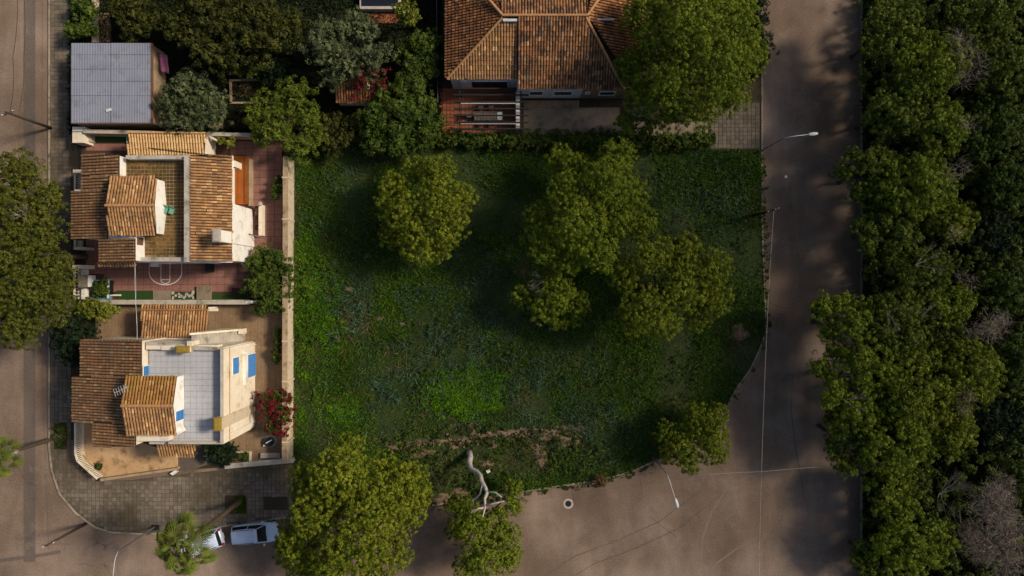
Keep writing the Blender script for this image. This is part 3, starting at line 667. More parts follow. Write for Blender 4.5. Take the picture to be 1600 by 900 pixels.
# tower
rb = lambda f: f
slope(h1, [(172, 276, 7.3), (245, 276, 7.3), (241, 321, 8.0), (166, 321, 8.0)], (0, 1), M['tile_orange'])
slope(h1, [(166, 321, 8.0), (241, 321, 8.0), (244, 367, 7.3), (170, 367, 7.3)], (0, -1), M['tile_orange'])
ridgerow(h1, (165, 321, 8.0), (241, 321, 8.0), M['ridge'])
b = MB(); b.solid(gable([(176, 279, 7.3), (242, 279, 7.3), (239, 321, 7.98), (170, 321, 7.98)]), 5.0); b.solid(gable([(170, 321.02, 7.98), (239, 321.02, 7.98), (241, 364, 7.3), (174, 364, 7.3)]), 5.0)
b.build('tower_wall', M['white'], h1)
def onwall_x(X, y0, y1, z0, z1, parent, name, mat, t=.05, **kw):   # panel on an east-facing wall at world X
    b = MB(); b.wbox(X, X + t, y0, y1, z0, z1); return b.build(name, mat, parent, **kw)
XT = W(241.5, 321, 7.3).x
d_ = onwall_x(XT, W(0, 309, 6.5).y, W(0, 297, 6.5).y, 5.7, 7.2, h1, 'door', M['brownwood'], .06)
X3 = W(211, 380, 7.1).x
onwall_x(X3, W(0, 383, 6.5).y, W(0, 371, 6.5).y, 5.9, 6.9, h1, 'door', M['brownwood'], .06)
# east wing
er = lambda px: 6.8 - (px - 297) / 65 * 1.3
slope(h1, rc(297, 243, 362, 408, er), (1, 0), M['tile_orange'])
b = MB(); b.solid(gable(rc(296.5, 245, 327, 318, er), .12), .12); b.solid(gable(rc(296.8, 317, 360, 407, er), .12), .12); b.build('wing_wall', M['white'], h1)
for q in ((360, 243, 363.5, 318), (297, 408.6, 362, 410.2)):
    b = MB(); b.rect(*q, 5.5, 5.33); b.build('gutter', M['white'], h1)
b = MB(); p1 = W(364, 254, 5.3); p2 = W(375, 262, 3.9); b.box((p1 + p2) / 2, (.35, .55, 1.5), 0); b.build('corner_post', M['cream'], h1)
b = MB(); b.rect(362, 318, 397, 347, 1.1, .12)
# porch
po = MB(); po.prism([(352, 244), (386, 244), (389, 250), (389, 319), (352, 319)], .65, .12); po = po.build('porch_floor', M['orangefloor'], h1)
b = MB(); b.prism([(388.5, 248), (392.5, 248), (392.5, 322), (388.5, 322)], .75, .12); b.build('porch_wall', M['tanwall'], h1)
for i in range(24):
    b = MB(); q = W(386.5, 246 + i * 3.1, .7); b.box((q.x, q.y, 1.1), (.03, .03, .8)); b.build('railing_bar', M['dark'], h1)
b = MB(); a_ = W(386.5, 245, .7); c_ = W(386.5, 319, .7); b.wbox(a_.x - .03, a_.x + .03, c_.y, a_.y, 1.5, 1.55); b.wbox(W(362, 0, .7).x, a_.x, a_.y - .03, a_.y + .03, 1.5, 1.55); b.build('handrail', M['dark'], h1)
# low wall beside steps
b = MB(); b.rect(404, 320, 409.5, 368, 1.0, .12); q = b.build('stair_wall', M['cream'], h1); b = MB(); b._lathe(W(407.5, 319, 1.2), [(.06, 0), (.2, .1), (.22, .22), (.1, .38)], 10); b.build('finial', M['coping'], q)
for i in range(5):
    b = MB(); b.rect(398.5, 322 + i * 7.5, 404, 322 + i * 7.5 + 7, .85 - i * .14, .12); b.build('step', M['brownwood'] if i % 2 else M['redbase'], h1)
b = MB(); b.tube([W(386, 365, 1.3), W(413, 372, 1.3)], .07, 6); b.build('handrail', M['greywood'], h1)
# chimney
def chimney(parent, x0, y0, x1, y1, h, cap, body, z0=.12, over=.6):
    b = MB(); b.rect(x0 + .8, y0 + .8, x1 - .8, y1 - .8, h - .22, z0); c = b.build('chimney', body, parent)
    b = MB(); b.rect(x0 - over, y0 - over, x1 + over, y1 + over, h - .08, h - .22); b.rect(x0 + .5, y0 + .5, x1 - .5, y1 - .5, h + .08, h - .08); b.build('chimney_cap', cap, c)
    b = MB(); b.rect(x0 + 2, y0 + 2, x1 - 2, y1 - 2, h + .14, h + .083); b.build('flue_cover', cap, c)
chimney(h1, 331, 358, 344, 378, 8.3, M['coping'], M['white'])
# tile skirt row under chimney and lower wall trim
b = MB()
for i in range(9): b.rect(363 + i * 3, 403.5, 365.2 + i * 3, 408, 5.2 - i * .62, 5.0 - i * .62)
b.build('wall_trim', M['cream'], h1)
b = MB(); b.prism([(391, 390), (399, 390), (399, 402), (391, 402)], 1.2, .12); b.build('meter_box', M['tanwall'], h1)
# court lines + hoop
b = MB(); P = []
def ring(mb, cx, cy, rx, ry, a0, a1, w, z, n=28):
    vs = []
    for i in range(n + 1):
        a = a0 + (a1 - a0) * i / n
        for q in (-w / 2, w / 2): vs.append(W(cx + (rx + q * 16) * math.cos(a), cy + (ry + q * 16) * math.sin(a), z))
    mb.add(vs, [(2 * i, 2 * i + 1, 2 * i + 3, 2 * i + 2) for i in range(n)])
ZL = .21
ring(b, 258.5, 425, 25.5, 20, 0, math.pi, .08, ZL); ring(b, 258.5, 437, 7, 6, 0, math.pi, .07, ZL)
for x, ya, yb in ((233.2, 412, 425), (283.8, 412, 425), (251.5, 412, 437), (265.5, 412, 437)):
    b.add([W(x - .45, ya, ZL), W(x + .45, ya, ZL), W(x + .45, yb, ZL), W(x - .45, yb, ZL)], [(0, 3, 2, 1)])
for y in (411.5, 436.5):
    x0, x1 = (233, 284) if y < 420 else (251.5, 265.5); b.add([W(x0, y, ZL), W(x1, y, ZL), W(x1, y + .9, ZL), W(x0, y + .9, ZL)], [(0, 3, 2, 1)])
single(b, 'court_marking', M['marking'], 'white painted basketball key and arc on the red court tiles', 'court lines')
r = thing('basketball_hoop', 'small orange hoop with pale backboard on the house wall over the court', 'hoop', W(258, 412, .2))
b = MB(); b.box(W(258, 412, 2.4), (1.0, .05, .7)); b.build('backboard', M['white'], r)
b = MB(); c = W(258, 415, 2.25); b.tube([c + Vector((.2 * math.cos(t / 8 * math.pi * 2), .2 * math.sin(t / 8 * math.pi * 2), 0)) for t in range(9)], .02, 5); b.build('hoop', M['redlens'], r)
b = MB(); b.box(W(242, 413.5, .5), (.6, .4, .6)); single(b, 'storage_box', M['white'], 'small white box against the house wall beside the court lines', 'box')
b = MB(); b.rect(320, 412, 330, 425, .9, .2); o = single(b, 'storage_bin', M['dark'], 'black box standing by the house wall on the red court', 'box')
b = MB(); b._lathe(W(380, 412, .2), [(.1, 0), (.16, .12), (.14, .26), (.03, .32)], 10); single(b, 'garden_globe', M['white'], 'small white globe lamp at the foot of the house wall', 'lamp')
# shed roof at the north wall
r = thing('garden_shed', 'open shed with bright ochre clay tile roof at the top of the court', 'shed', W(262, 225, .12))
slope(r, [(200, 205, 3.2), (321, 207, 3.2), (319, 241, 2.8), (199, 241, 2.8)], (0, -1), M['tile_pale'], tl=.55)
ridgerow(r, (200, 207, 3.25), (321, 208, 3.25), M['tile_pale'], r=.1)
b = MB(); b.rect(201, 209, 318, 213, 3.0, .12); b.rect(201, 213, 204, 240, 2.7, .12); b.rect(316, 213, 319, 240, 2.7, .12); b.build('wall', M['cream'], r)
b = MB(); b.box((W(331, 215, 2)), (1.1, .18, .25), -.5); single(b, 'roof_strut', M['cream'], 'short cream beam jutting from the ochre shed roof', 'beam')
# terrace railing on north side
r = thing('terrace_railing', 'thin dark iron railing between the ochre shed and the roof terrace', 'railing', W(300, 241, 5.6))
A_, B_ = W(237, 233, 6.2), W(362, 247, 6.2)
b = MB(); b.tube([A_ + Vector((0, 0, .6)), B_ + Vector((0, 0, .6))], .03, 5); b.tube([A_, B_], .03, 5); b.build('rail', M['dark'], r)
for i in range(26):
    p = A_.lerp(B_, i / 25); b = MB(); b.tube([p, p + Vector((0, 0, .6))], .018, 4); b.build('bar', M['dark'], r)
# two teal loungers
for i, (x, y) in enumerate(((261, 329), (270.5, 330.5))):
    r = thing('deck_chair', ['teal deck chair nearer the tower wall on the mossy roof terrace', 'teal deck chair on the open side of the pair on the roof terrace'][i], 'deck chair', W(x, y, 5.68), 'deck chairs on the roof terrace')
    c = W(x, y, 5.68); R_ = Matrix.Rotation(-.35, 3, 'Z')
    b = MB(); b.box(c + Vector((0, 0, .32)), (.4, .5, .06), M=R_); b.build('seat', M['teal'], r)
    b = MB(); b.box(c + R_ @ Vector((0, .33, .46)), (.4, .36, .05), M=R_ @ Matrix.Rotation(1.0, 3, 'X')); b.build('backrest', M['teal'], r)
    for sx in (-1, 1):
        for sy in (-1, 1):
            b = MB(); b.tube([c + R_ @ Vector((sx * .17, sy * .2, 0)), c + R_ @ Vector((sx * .17, sy * .2, .3))], .02, 4); b.build('leg', M['galv'], r)
# front wall, gates and balustrades of house 1
def balustrade(label, pts, n, h=1.05, z=.12, hb=.3, w=.32, mat='cream'):
    P = [W(x, y, z + h) for x, y in pts]
    for p in P: p.z = z
    r = thing('balustrade', label, 'balustrade', P[0])
    lo, hi = MB(), MB(); seg = []
    for i in range(len(P) - 1):
        d = P[i + 1] - P[i]; a = math.atan2(d.y, d.x); c = (P[i] + P[i + 1]) / 2; seg.append(d.length)
        lo.box((c.x, c.y, z + hb / 2), (d.length, w, hb), a); hi.box((c.x, c.y, z + h), (d.length + .05, .16, .08), a)
    lo.build('plinth', M[mat], r); hi.build('rail', M[mat], r)
    k = MB(); k._lathe((0, 0, 0), [(.06, 0), (.085, .12), (.06, .4), (.06, h - hb)], 6)
    me = bpy.data.meshes.new('baluster'); me.from_pydata(k.v, [], k.f); me.materials.append(M[mat]); T = sum(seg)
    for i in range(n):
        t = (i + .5) / n * T; j = 0
        while t > seg[j]: t -= seg[j]; j += 1
        p = P[j].lerp(P[j + 1], t / seg[j]); o = bpy.data.objects.new('baluster', me); COL.objects.link(o); o.location = (p.x - P[0].x, p.y - P[0].y, hb - .02); o.parent = r
    return r
balustrade('short cream balustrade between iron gate and house corner, upper left court', [(117, 272), (117, 297)], 6)
balustrade('short balustrade just above the lower iron gate of the red court', [(117, 375), (117, 386)], 3)
balustrade('cream balustrade along the pavement beside the blue rimmed bed', [(116.5, 419), (116.5, 468)], 10)
def gate(label, x0, y0, x1, y1, n):
    r = thing('iron_gate', label, 'gate', W((x0 + x1) / 2, (y0 + y1) / 2, .15)); L = []
    X0 = W(x0, 0, .2).x; X1 = W(x1, 0, .2).x; Y0 = W(0, y0, .2).y; Y1 = W(0, y1, .2).y
    for zz in (.35, 1.2, 2.0):
        b = MB(); b.wbox((X0 + X1) / 2 - .04, (X0 + X1) / 2 + .04, Y1, Y0, zz - .03, zz + .03); b.build('rail', M['dark'], r)
    for i in range(n):
        y = Y1 + (Y0 - Y1) * (i + .5) / n; b = MB(); b.wbox((X0 + X1) / 2 - .03, (X0 + X1) / 2 + .03, y - .03, y + .03, .2, 2.1); b.build('bar', M['dark'], r)
gate('black iron gate at the top of the red court by the pavement', 122, 226, 134, 264, 16)
gate('smaller black iron gate between the two balustrades', 122, 391, 134, 412, 9)
for x0, y0, x1, y1, hh, lb in ((113, 198, 133, 205, 1.9, 'white capped gate wall at the pavement corner below the blue grey shed'), (113, 206, 131, 223, 1.7, 'cream pillar wall above the upper iron gate'),
                           (114, 265, 130, 270, 1.9, 'tan gate pillar between upper iron gate and balustrade'), (115, 386, 132, 390, 1.7, 'tan gate pillar just above the smaller gate'), (113, 414, 133, 420, 1.7, 'cream gate pillar just below the smaller gate')):
    b = MB(); b.rect(x0, y0, x1, y1, hh, .12); r = single(b, 'gate_pillar', M['white'] if 'white' in lb else M['cream'], lb, 'pillar')
b = MB(); b.rect(126, 272, 131, 298, 1.3, .12); single(b, 'low_wall', M['paleblue'], 'pale grey low wall behind the short upper balustrade', 'wall')
b = MB(); b.rect(127, 421, 132, 468, .9, .12); single(b, 'low_wall', M['white'], 'white low wall behind the long balustrade', 'wall')
r = thing('mailbox_wall', 'grey roofed box with white lilac front beside the balustrade', 'utility box', W(133, 440, .15))
b = MB(); b.rect(122, 430, 131, 449, 1.9, .15); b.build('hood', M['greywood'], r); b = MB(); b.rect(131.4, 430, 139, 448, 1.3, .15); b.build('front', M['white'], r)
r = thing('planter', 'raised bed with blue rim full of green plants in the court corner', 'planter', W(156, 452, .15))
b = MB()
for q in ((144, 437, 171, 439), (144, 466, 171, 468), (144, 439, 146, 466), (169, 439, 171, 466)): b.rect(*q, .65, .15)
b.build('rim', M['basin'], r); b = MB(); b.rect(146.2, 439.2, 168.8, 465.8, .55, .15); b.build('soil', M['soil'], r)
npmesh('plants', crown(pl([(153, 448, .9, 7), (161, 455, .9, 8), (163, 443, 1.1, 6), (151, 460, .8, 5)]), 9, .25, 30, .2, .09), 3, M['shrub'], r)
b = MB(); b.rect(138, 428, 162, 437, .25, .15); single(b, 'door_mat', M['redbase'], 'dark brown mat of soil beside the raised bed', 'mat')
r = thing('garden_bench', 'dark slatted bench beside the blue rimmed bed', 'bench', W(174, 449, .18))
for i in range(5):
    b = MB(); b.rect(171.5 + i * 1.1, 438, 172.3 + i * 1.1, 460, .65, .6); b.build('slat', M['dark'], r)
for y in (440, 457):
    b = MB(); b.rect(172, y, 176, y + 1.5, .6, .2); b.build('leg', M['dark'], r)
b = MB(); b.rect(167, 437, 169.4, 466, .75, .2); single(b, 'timber_board', M['cream'], 'pale upright board between the bed and the dark bench', 'board')
b = MB(); b.rect(170, 460, 187, 462.5, .5, .2); single(b, 'timber_beam', M['cream'], 'pale beam lying below the dark bench', 'beam')
def turf(x0, y0, x1, y1, lb):
    b = MB(); b.rect(x0, y0, x1, y1, .24, .1); r = single(b, 'turf_or_shade_strip', M['turf'], lb, 'turf')
turf(182, 454, 238, 468, 'dark green turf strip left of the pale slab under the court'); turf(331, 459, 389, 468, 'dark green turf strip under the court beside the big shrub'); turf(267, 457, 306, 468, 'patchy turf between the two pale slabs')
turf(143, 212, 197, 222, 'dark green turf bed left of the ochre shed'); turf(365, 214, 436, 219, 'painted shade strip along the wall at the top of the court')  # second strip is the wall's shade, painted as a dark sheet
b = MB(); b.rect(141, 209, 199, 211.4, .5, .12); b.rect(197.3, 209, 199, 223, .5, .12); single(b, 'bed_edging', M['paleblue'], 'pale edging round the turf bed left of the ochre shed', 'edging')
b = MB(); b.rect(126, 208, 141, 221, 1.0, .12); single(b, 'stone_block', M['coping'], 'grey white stone block beside the turf bed', 'block')
b = MB(); b.rect(239, 454, 267, 468, .27, .1); single(b, 'stone_slab', M['gravel'], 'bare beige slab left in the turf strip', 'slab')
b = MB(); b.rect(307, 447, 329, 468, .5, .1); single(b, 'stone_slab', M['gravel'], 'raised square concrete slab under the court on the right', 'slab')
b = MB()
for i in range(14):
    q = W(random.uniform(268, 305), random.uniform(457, 466), .28); b.box(q, (random.uniform(.15, .35), random.uniform(.15, .3), .1), random.random() * 3)
b.build('loose_stones', M['coping'], kind='stuff')

# ================================================================== HOUSE 2 (lower left, white with blue shutters)
h2 = thing('white_house', 'cream house with blue shutters and grey tiled roof terrace, lower of two left houses', 'house', W(250, 600, .12))
b = MB(); b.prism([(149, 476), (441, 476), (441, 716), (352, 725), (300, 712), (149, 560)], .16, .1); pf = b.build('patio', M['beigetile'], h2)
tilefield([(152, 477), (219, 477), (219, 526), (152, 526)], 11, .19, M['beigetile'], pf, each='patio_slab', py_pitch=14, joint=.09, jit=.004)
tilefield([(325, 478), (439, 478), (439, 537), (325, 537)], 11, .19, M['beigetile'], pf, each='patio_slab', py_pitch=11, joint=.05, jit=.003)
tilefield([(397, 538), (439, 538), (439, 712), (397, 712)], 11, .19, M['beigetile'], pf, each='patio_slab', py_pitch=11, joint=.05, jit=.003)
tilefield([(352, 672), (397, 672), (397, 714), (352, 718)], 11, .19, M['beigetile'], pf, each='patio_slab', py_pitch=11, joint=.05, jit=.003)
w2 = lambda px: 5.6 + (px - 114) / 107 * 2.1
for s_ in [(127, 531, 221, 588), (114, 588, 196, 660), (146, 660, 212, 698)]: slope(h2, rc(*s_, w2), (-1, 0), M['tile_brown'])
ridgerow(h2, (128, 532, 5.95), (220, 532, 7.75), M['tile_brown'], r=.11)
b = MB()
for s_ in [(129, 533, 220, 590), (116, 590, 200, 658), (148, 655, 211, 696)]: b.solid(gable(rc(*s_, w2), .12), .12)
b.build('wall', M['cream'], h2)
b = MB(); b.prism([(215, 536), (347, 545), (347.8, 690), (215, 690)], 6.55, .12); b.build('terrace_block', M['cream'], h2)
tf = MB(); tf.prism([(232, 546), (345, 546), (345, 692), (232, 692)], 6.6, 6.45); tf = tf.build('terrace_floor', M['greygrout'], h2)
tilefield([(233, 547), (344, 547), (344, 691), (233, 691)], 9.2, 6.64, M['greytile'], tf, each='floor_tile', joint=.045, jit=.003)
for (pts, hh) in (([(228, 534), (348, 543), (348, 548), (228, 546)], 7.1), ([(344, 545), (349, 545), (349, 692), (344, 692)], 7.5), ([(263, 690), (349, 690), (349, 694), (263, 694)], 7.1)):
    b = MB(); b.prism(pts, hh, .12); q = b.build('parapet', M['cream'], h2)
    b = MB(); b.prism(pts, hh + .06, hh + .003); b.build('coping', M['coping'], q)
XE = W(349, 600, 7.5).x
def shutter(X, y0, y1, za, zb, n=8, parent=h2, nm='window'):
    f = onwall_x(X, y0 - .08, y1 + .08, za - .08, zb + .08, parent, nm, M['white'], .05)
    o = onwall_x(X + .05, y0, y1, za, zb, parent, 'shutter', M['blue'], .03); o.parent = f
    for i in range(n):
        b = MB(); z = za + (zb - za) * (i + .5) / n; b.box((X + .1, (y0 + y1) / 2, z), (.05, (y1 - y0) - .1, (zb - za) / n * .55), M=Matrix.Rotation(.5, 3, 'Y')); s = b.build('slat', M['blue'], f)
    b = MB(); b.wbox(X + .08, X + .13, (y0 + y1) / 2 - .03, (y0 + y1) / 2 + .03, za, zb); b.build('mullion', M['blue'], f)
    return f
shutter(XE, -7.75, -6.3, 4.35, 5.55, 7)
shutter(XE, -8.5, -6.35, .25, 2.35, 11, nm='patio_door')
onwall_x(XE, -9.0, -5.9, 2.5, 3.15, h2, 'awning_box', M['white'], .22)
b = MB(); b.wbox(XE, XE + .06, W(0, 692, 7.5).y, W(0, 545, 7.5).y, 6.2, 6.32); b.build('string_course', M['ochre'], h2)
b = MB(); b.tube([(XE + .08, -5.5, 6.2), (XE + .08, -5.5, .2)], .05, 6); b.build('drainpipe', M['white'], h2)
b = MB(); b.tube([(XE + .08, -12.9, 6.2), (XE + .08, -12.9, .2)], .05, 6); b.build('drainpipe', M['white'], h2)
XI = W(221, 550, 7.7).x + .02
shutter(XI, W(0, 587, 7.1).y, W(0, 572, 7.1).y, 6.7, 7.45, 3)
# tower
slope(h2, [(196, 588, 8.2), (276, 588, 8.2), (270, 634, 8.9), (191, 634, 8.9)], (0, 1), M['tile_mossy'])
slope(h2, [(191, 634, 8.9), (270, 634, 8.9), (275, 679, 8.2), (197, 679, 8.2)], (0, -1), M['tile_orange'])
ridgerow(h2, (190, 634, 8.9), (270, 634, 8.9), M['ridge'])
b = MB(); b.solid(gable([(200, 590, 8.2), (273, 590, 8.2), (268, 634, 8.88), (195, 634, 8.88)]), 5.0); b.solid(gable([(195, 634.02, 8.88), (268, 634.02, 8.88), (272, 677, 8.2), (201, 677, 8.2)]), 5.0)
b.build('tower_wall', M['white'], h2)
XT2 = W(272.5, 600, 8.2).x
shutter(XT2, W(0, 657, 7.5).y, W(0, 642, 7.5).y, 6.7, 8.0, 5, nm='terrace_door')
b = MB(); b.prism([(213, 679), (263, 679), (263, 689), (213, 689)], 7.5, 6); b.build('stair_parapet', M['cream'], h2)
b = MB(); b.box(W(282, 672, 7.0), (.6, .5, .5), .5); b.build('step', M['white'], h2)
chimney(h2, 333, 653, 345, 673, 8.5, M['mosscap'], M['lotwall'])
chimney(h2, 274, 541, 295, 551, 7.9, M['mosscap'], M['cream'], 6)
b = MB(); b.rect(228, 540, 250, 546, 7.2, 6.5); b.rect(252, 540, 273, 547, 7.2, 6.5); b.rect(292, 533, 300, 541, 7.4, 6); b.rect(302, 539, 340, 546, 7.0, 6); b.build('planter_wall', M['cream'], h2)
# outside stair on the north wall
n = 16
for i in range(n):
    t = i / (n - 1); hh = 6.3 - t * 6.0; X = W(303, 0, 6.3).x + t * (-26.2 - W(303, 0, 6.3).x); b = MB(); Y = W(0, 542, 7.1).y
    b.wbox(X - .22, X + .22, Y + .03, Y + 1.0, max(.12, hh - .9), hh); b.build('stair_step', M['coping'], h2)
b = MB(); X0 = W(303, 0, 6.3).x; X1 = -26.2; Y = W(0, 542, 7.1).y + 1.02
b.solid([(X0, Y, 7.1), (X1, Y, 1.1), (X1, Y + .18, 1.1), (X0, Y + .18, 7.1)], .12); b.build('stair_wall', M['cream'], h2)
b = MB(); b.wbox(X1, X1 + .35, Y - .3, Y + .2, .12, 1.3); b.build('newel', M['cream'], h2)
# small lean-to roof on the south side
slope(h2, [(244, 688, 4.9), (304, 691, 4.9), (305, 713, 4.3), (248, 713, 4.3)], (0, -1), M['tile_orange'])
b = MB(); b.rect(246, 690, 303, 695, 4.7, .12); b.build('porch_wall', M['cream'], h2)
# antenna
r = thing('tv_antenna', 'spindly white television aerial on the lichened tower roof', 'antenna', W(197, 605, 8.3))
c = W(204, 606, 8.3); b = MB(); b.tube([c, c + Vector((0, 0, 1.6))], .03, 6); b.build('mast', M['galv'], r)
b = MB(); t_ = c + Vector((0, 0, 1.5)); b.tube([t_ + Vector((-.5, -.2, 0)), t_ + Vector((.6, .3, 0))], .02, 4); b.build('boom', M['lamphead'], r)
for i in range(6):
    b = MB(); q = t_ + Vector((-.5 + i * .2, -.2 + i * .09, 0)); b.tube([q + Vector((-.1, .3, 0)), q + Vector((.1, -.3, 0))], .014, 4); b.build('element', M['lamphead'], r)
# tiled porch roof in the patio between the houses
r = thing('patio_canopy', 'clay tiled canopy with darker patch over the patio between the two houses', 'canopy', W(272, 500, .15))
slope(r, [(221, 476, 2.7), (325, 477, 2.7), (323, 528, 3.3), (220, 528, 3.3)], (0, 1), M['tile_orange'], tl=.5)
ridgerow(r, (221, 484, 2.83), (325, 484, 2.83), M['tile_orange'], r=.09, lift=.14)
b = MB(); b.rect(220, 528.4, 324, 530.8, 3.4, 3.2); b.build('flashing', M['white'], r)
for x in (224, 256, 288, 320):
    b = MB(); b.rect(x, 480, x + 3, 483, 2.6, .15); b.build('post', M['cream'], r)
b = MB(); b.box(W(333, 484, 2.4), (.9, .25, .2)); b.build('beam', M['cream'], r)
# ochre front terrace
b = MB(); b.prism([(119, 655), (146, 655), (146, 660), (215, 690), (247, 700), (277, 712), (277, 733), (162, 747), (150, 744), (126, 712), (119, 690)], .45, .1); single(b, 'front_terrace', M['ochre'], 'ochre screed terrace curving round the corner of the lower left house', 'terrace')
b = MB(); b.prism([(278, 697), (332, 697), (332, 722), (300, 735), (278, 735)], .3, .1); single(b, 'entrance_ramp', M['patch'], 'dark grey entrance slab beside the ochre terrace', 'slab')
balustrade('curved cream balustrade round the ochre terrace at the street corner', [(117.5, 661), (117.5, 708), (121, 720), (137, 735), (152, 748)], 34, h=1.1, z=.4, hb=.08, w=.34)
r = thing('terrace_wall', 'low stained wall edging the ochre terrace above the pavement', 'wall', W(220, 740, .12))
b = MB(); b.prism([(156, 748), (276, 731), (276, 734.5), (157, 752)], .95, .12); b.build('wall', M['tanwall'], r)
b = MB()
pp = [(126, 665), (127, 706), (146, 728), (166, 742)]
for i in range(3):
    p, q = W(*pp[i], .4), W(*pp[i + 1], .4); d = q - p; b.box(((p.x + q.x) / 2, (p.y + q.y) / 2, .55), (d.length, .18, .3), math.atan2(d.y, d.x))
b.build('inner_ledge', M['tanwall'], r)
npmeshroot = thing('ball_shrub', 'small round clipped shrub on the ochre terrace', 'shrub', W(156, 728, .45))
npmesh('foliage', crown([(*W(156, 728, .75), .33)], 40, .1, 40, .1, .05), 3, M['shrub'], npmeshroot)
b = MB(); b._lathe(W(156, 728, .45), [(.25, 0), (.36, .25), (.34, .28)], 14); b.build('pot', M['deck'], npmeshroot)
b = MB(); b.prism([(265, 740), (273, 735), (278, 737), (270, 743)], .4, .12); single(b, 'plaster_rubble', M['white'], 'whitish broken plaster lump on the wall end by the entrance', 'rubble')
b = MB(); b.prism([(360, 706), (391, 706), (391, 724), (389, 724), (389, 708), (360, 708)], .55, .12); single(b, 'bed_edging', M['cream'], 'cream L shaped edging of the planted bed by the front wall', 'edging')
b = MB(); b.rect(407, 708, 438, 716, .5, .12); single(b, 'stone_bench', M['coping'], 'rough stone ledge inside the front wall corner', 'ledge')
r = thing('garden_basin', 'round dark basin with pale ring standing in the patio corner', 'basin', W(423, 689, .18))
b = MB(); b._lathe(W(423, 689, .18), [(.62, 0), (.62, .03)], 20); b.build('ring', M['coping'], r)
b = MB(); b._lathe(W(423, 689, .2), [(.38, 0), (.45, .5), (.42, .52)], 18); b.build('basin', M['pool'], r)
b = MB(); b.box(W(420, 690, .74), (.7, .06, .03), .5); b.box(W(415.5, 696, .5), (.5, .14, .05), .1); b.build('handle', M['white'], r)

# ================================================================== HOUSE 3 (top, large tiled villa)
h3 = thing('villa', 'large villa with hipped red clay tile roof and white south walls at the top', 'villa', W(820, 60, .12))
HE, HR = 3.8, 6.4
A1, A2 = (785, 24, HR), (918, 24, HR)
slope(h3, [(697, -90, HE), (697, 123, HE), (785, 24, HR), (697 + 60, -70, 5.5)], (-1, 0), M['tile_red'], tl=.38)
slope(h3, [(699, 123, HE), (808, 123, HE), (808, 30, 6.25), (785, 28, HR)], (0, -1), M['tile_orange'])
slope(h3, [(809, 138, HE), (922, 138, HE), (922, 26, HR + .1), (809, 26, HR + .1)], (0, -1), M['tile_mix'])
slope(h3, [(922, 139, HE), (975, 139, HE), (915, 28, HR)], (0, -1), M['tile_mix'])
slope(h3, [(918, 24, HR), (990, 139, HE - .2), (1010, -60, HE - .2), (930, -50, 5.8)], (1, 0), M['tile_red'], tl=.38)
slope(h3, [(785, 24, HR), (918, 24, HR), (935, -70, 4.2), (765, -70, 4.2)], (0, 1), M['tile_mix'])
for a_, b_ in (((785, 24, HR + .08), (918, 24, HR + .08)), ((699, 123, HE + .04), (785, 28, HR + .04)), ((975, 139, HE + .04), (916, 28, HR + .04)), ((785, 24, HR + .04), (760, -5, 6.0)), ((918, 24, HR + .04), (938, -5, 6.0))):
    ridgerow(h3, a_, b_, M['ridge'], r=.13)
b = MB(); b.rect(786, 29, 808, 33, HR + .12, HR - .1); b.rect(921.5, 29, 960, 31, HR - .4, HR - .6); b.build('flashing', M['paleblue'], h3)
b = MB(); b.rect(809, 25, 811, 139, 6.2, 5.2) if False else None
b = MB(); b.solid(gable([(703, -80, HE), (703, 121, HE), (806, 121, HE), (806, 40, 6.2), (785, 30, 6.2), (720, 20, 4.2)], .14), .12) if False else b.rect(703, -80, 808, 121, HE - .12, .12)
b.rect(808, -80, 912, 136.5, HE - .12, .12); b.solid([W(809.5, 137, HE) - Vector((0, 0, .15)), W(811.5, 137, HE) - Vector((0, 0, .15)), W(811.5, 30, HR) - Vector((0, 0, .1)), W(809.5, 30, HR) - Vector((0, 0, .1))], 3)
b.build('wall', M['paleblue'], h3)  # bluish tone of shade painted into the white walls
b = MB(); b.rect(912, -80, 985, 137, HE - .12, .12); b.build('stone_wall', M['stone'], h3)
def southwin(px0, px1, z0, z1, ypx, name='window', mat='glass', bars=3):
    Y = W(0, ypx, HE - .12).y; x0 = W(px0, 0, (z0 + z1) / 2).x; x1 = W(px1, 0, (z0 + z1) / 2).x
    b = MB()
    for q in ((x0 - .08, x1 + .08, z1, z1 + .08), (x0 - .08, x1 + .08, z0 - .1, z0), (x0 - .08, x0, z0, z1), (x1, x1 + .08, z0, z1)): b.wbox(q[0], q[1], Y - .08, Y, q[2], q[3])
    f = b.build(name, M['white'], h3)
    b = MB(); b.wbox(x0, x1, Y - .02, Y, z0, z1); g = b.build('pane', M[mat], h3); g.parent = f
    for i in range(bars):
        b = MB(); x = x0 + (x1 - x0) * (i + 1) / (bars + 1); b.wbox(x - .02, x + .02, Y - .07, Y - .02, z0, z1); b.build('bar', M['dark'], f)
southwin(828, 848, 1.3, 2.5, 136.5); southwin(866, 893, 1.2, 2.5, 136.5); southwin(937, 960, 1.4, 2.5, 137); southwin(916, 921, 1.8, 2.3, 137, bars=0)
southwin(737, 793, .2, 2.6, 121, 'sliding_door', bars=2)
b = MB(); b.rect(719, 123.5, 736, 127, 2.8, .2); b.build('porch_pier', M['white'], h3)
b = MB(); b.rect(685, 140, 817, 208, .2, .1); st = b.build('terrace', M['redbase'], h3)
tilefield([(686, 138), (816, 138), (816, 208), (686, 208)], 5.8, .24, M['redtile2'], st, 'terrace_tiles', joint=.08)
b = MB(); b.rect(818, 168, 968, 212, .2, .1); b.build('patio', M['gravel'], h3)
b = MB(); b.rect(818, 157, 905, 168, .3, .1); b.build('border_bed', M['stone'], h3)
b = MB(); b.prism([(968, 190), (1106, 190), (1106, 212), (968, 212)], .2, .1); struct(b, 'driveway', M['gravel'])
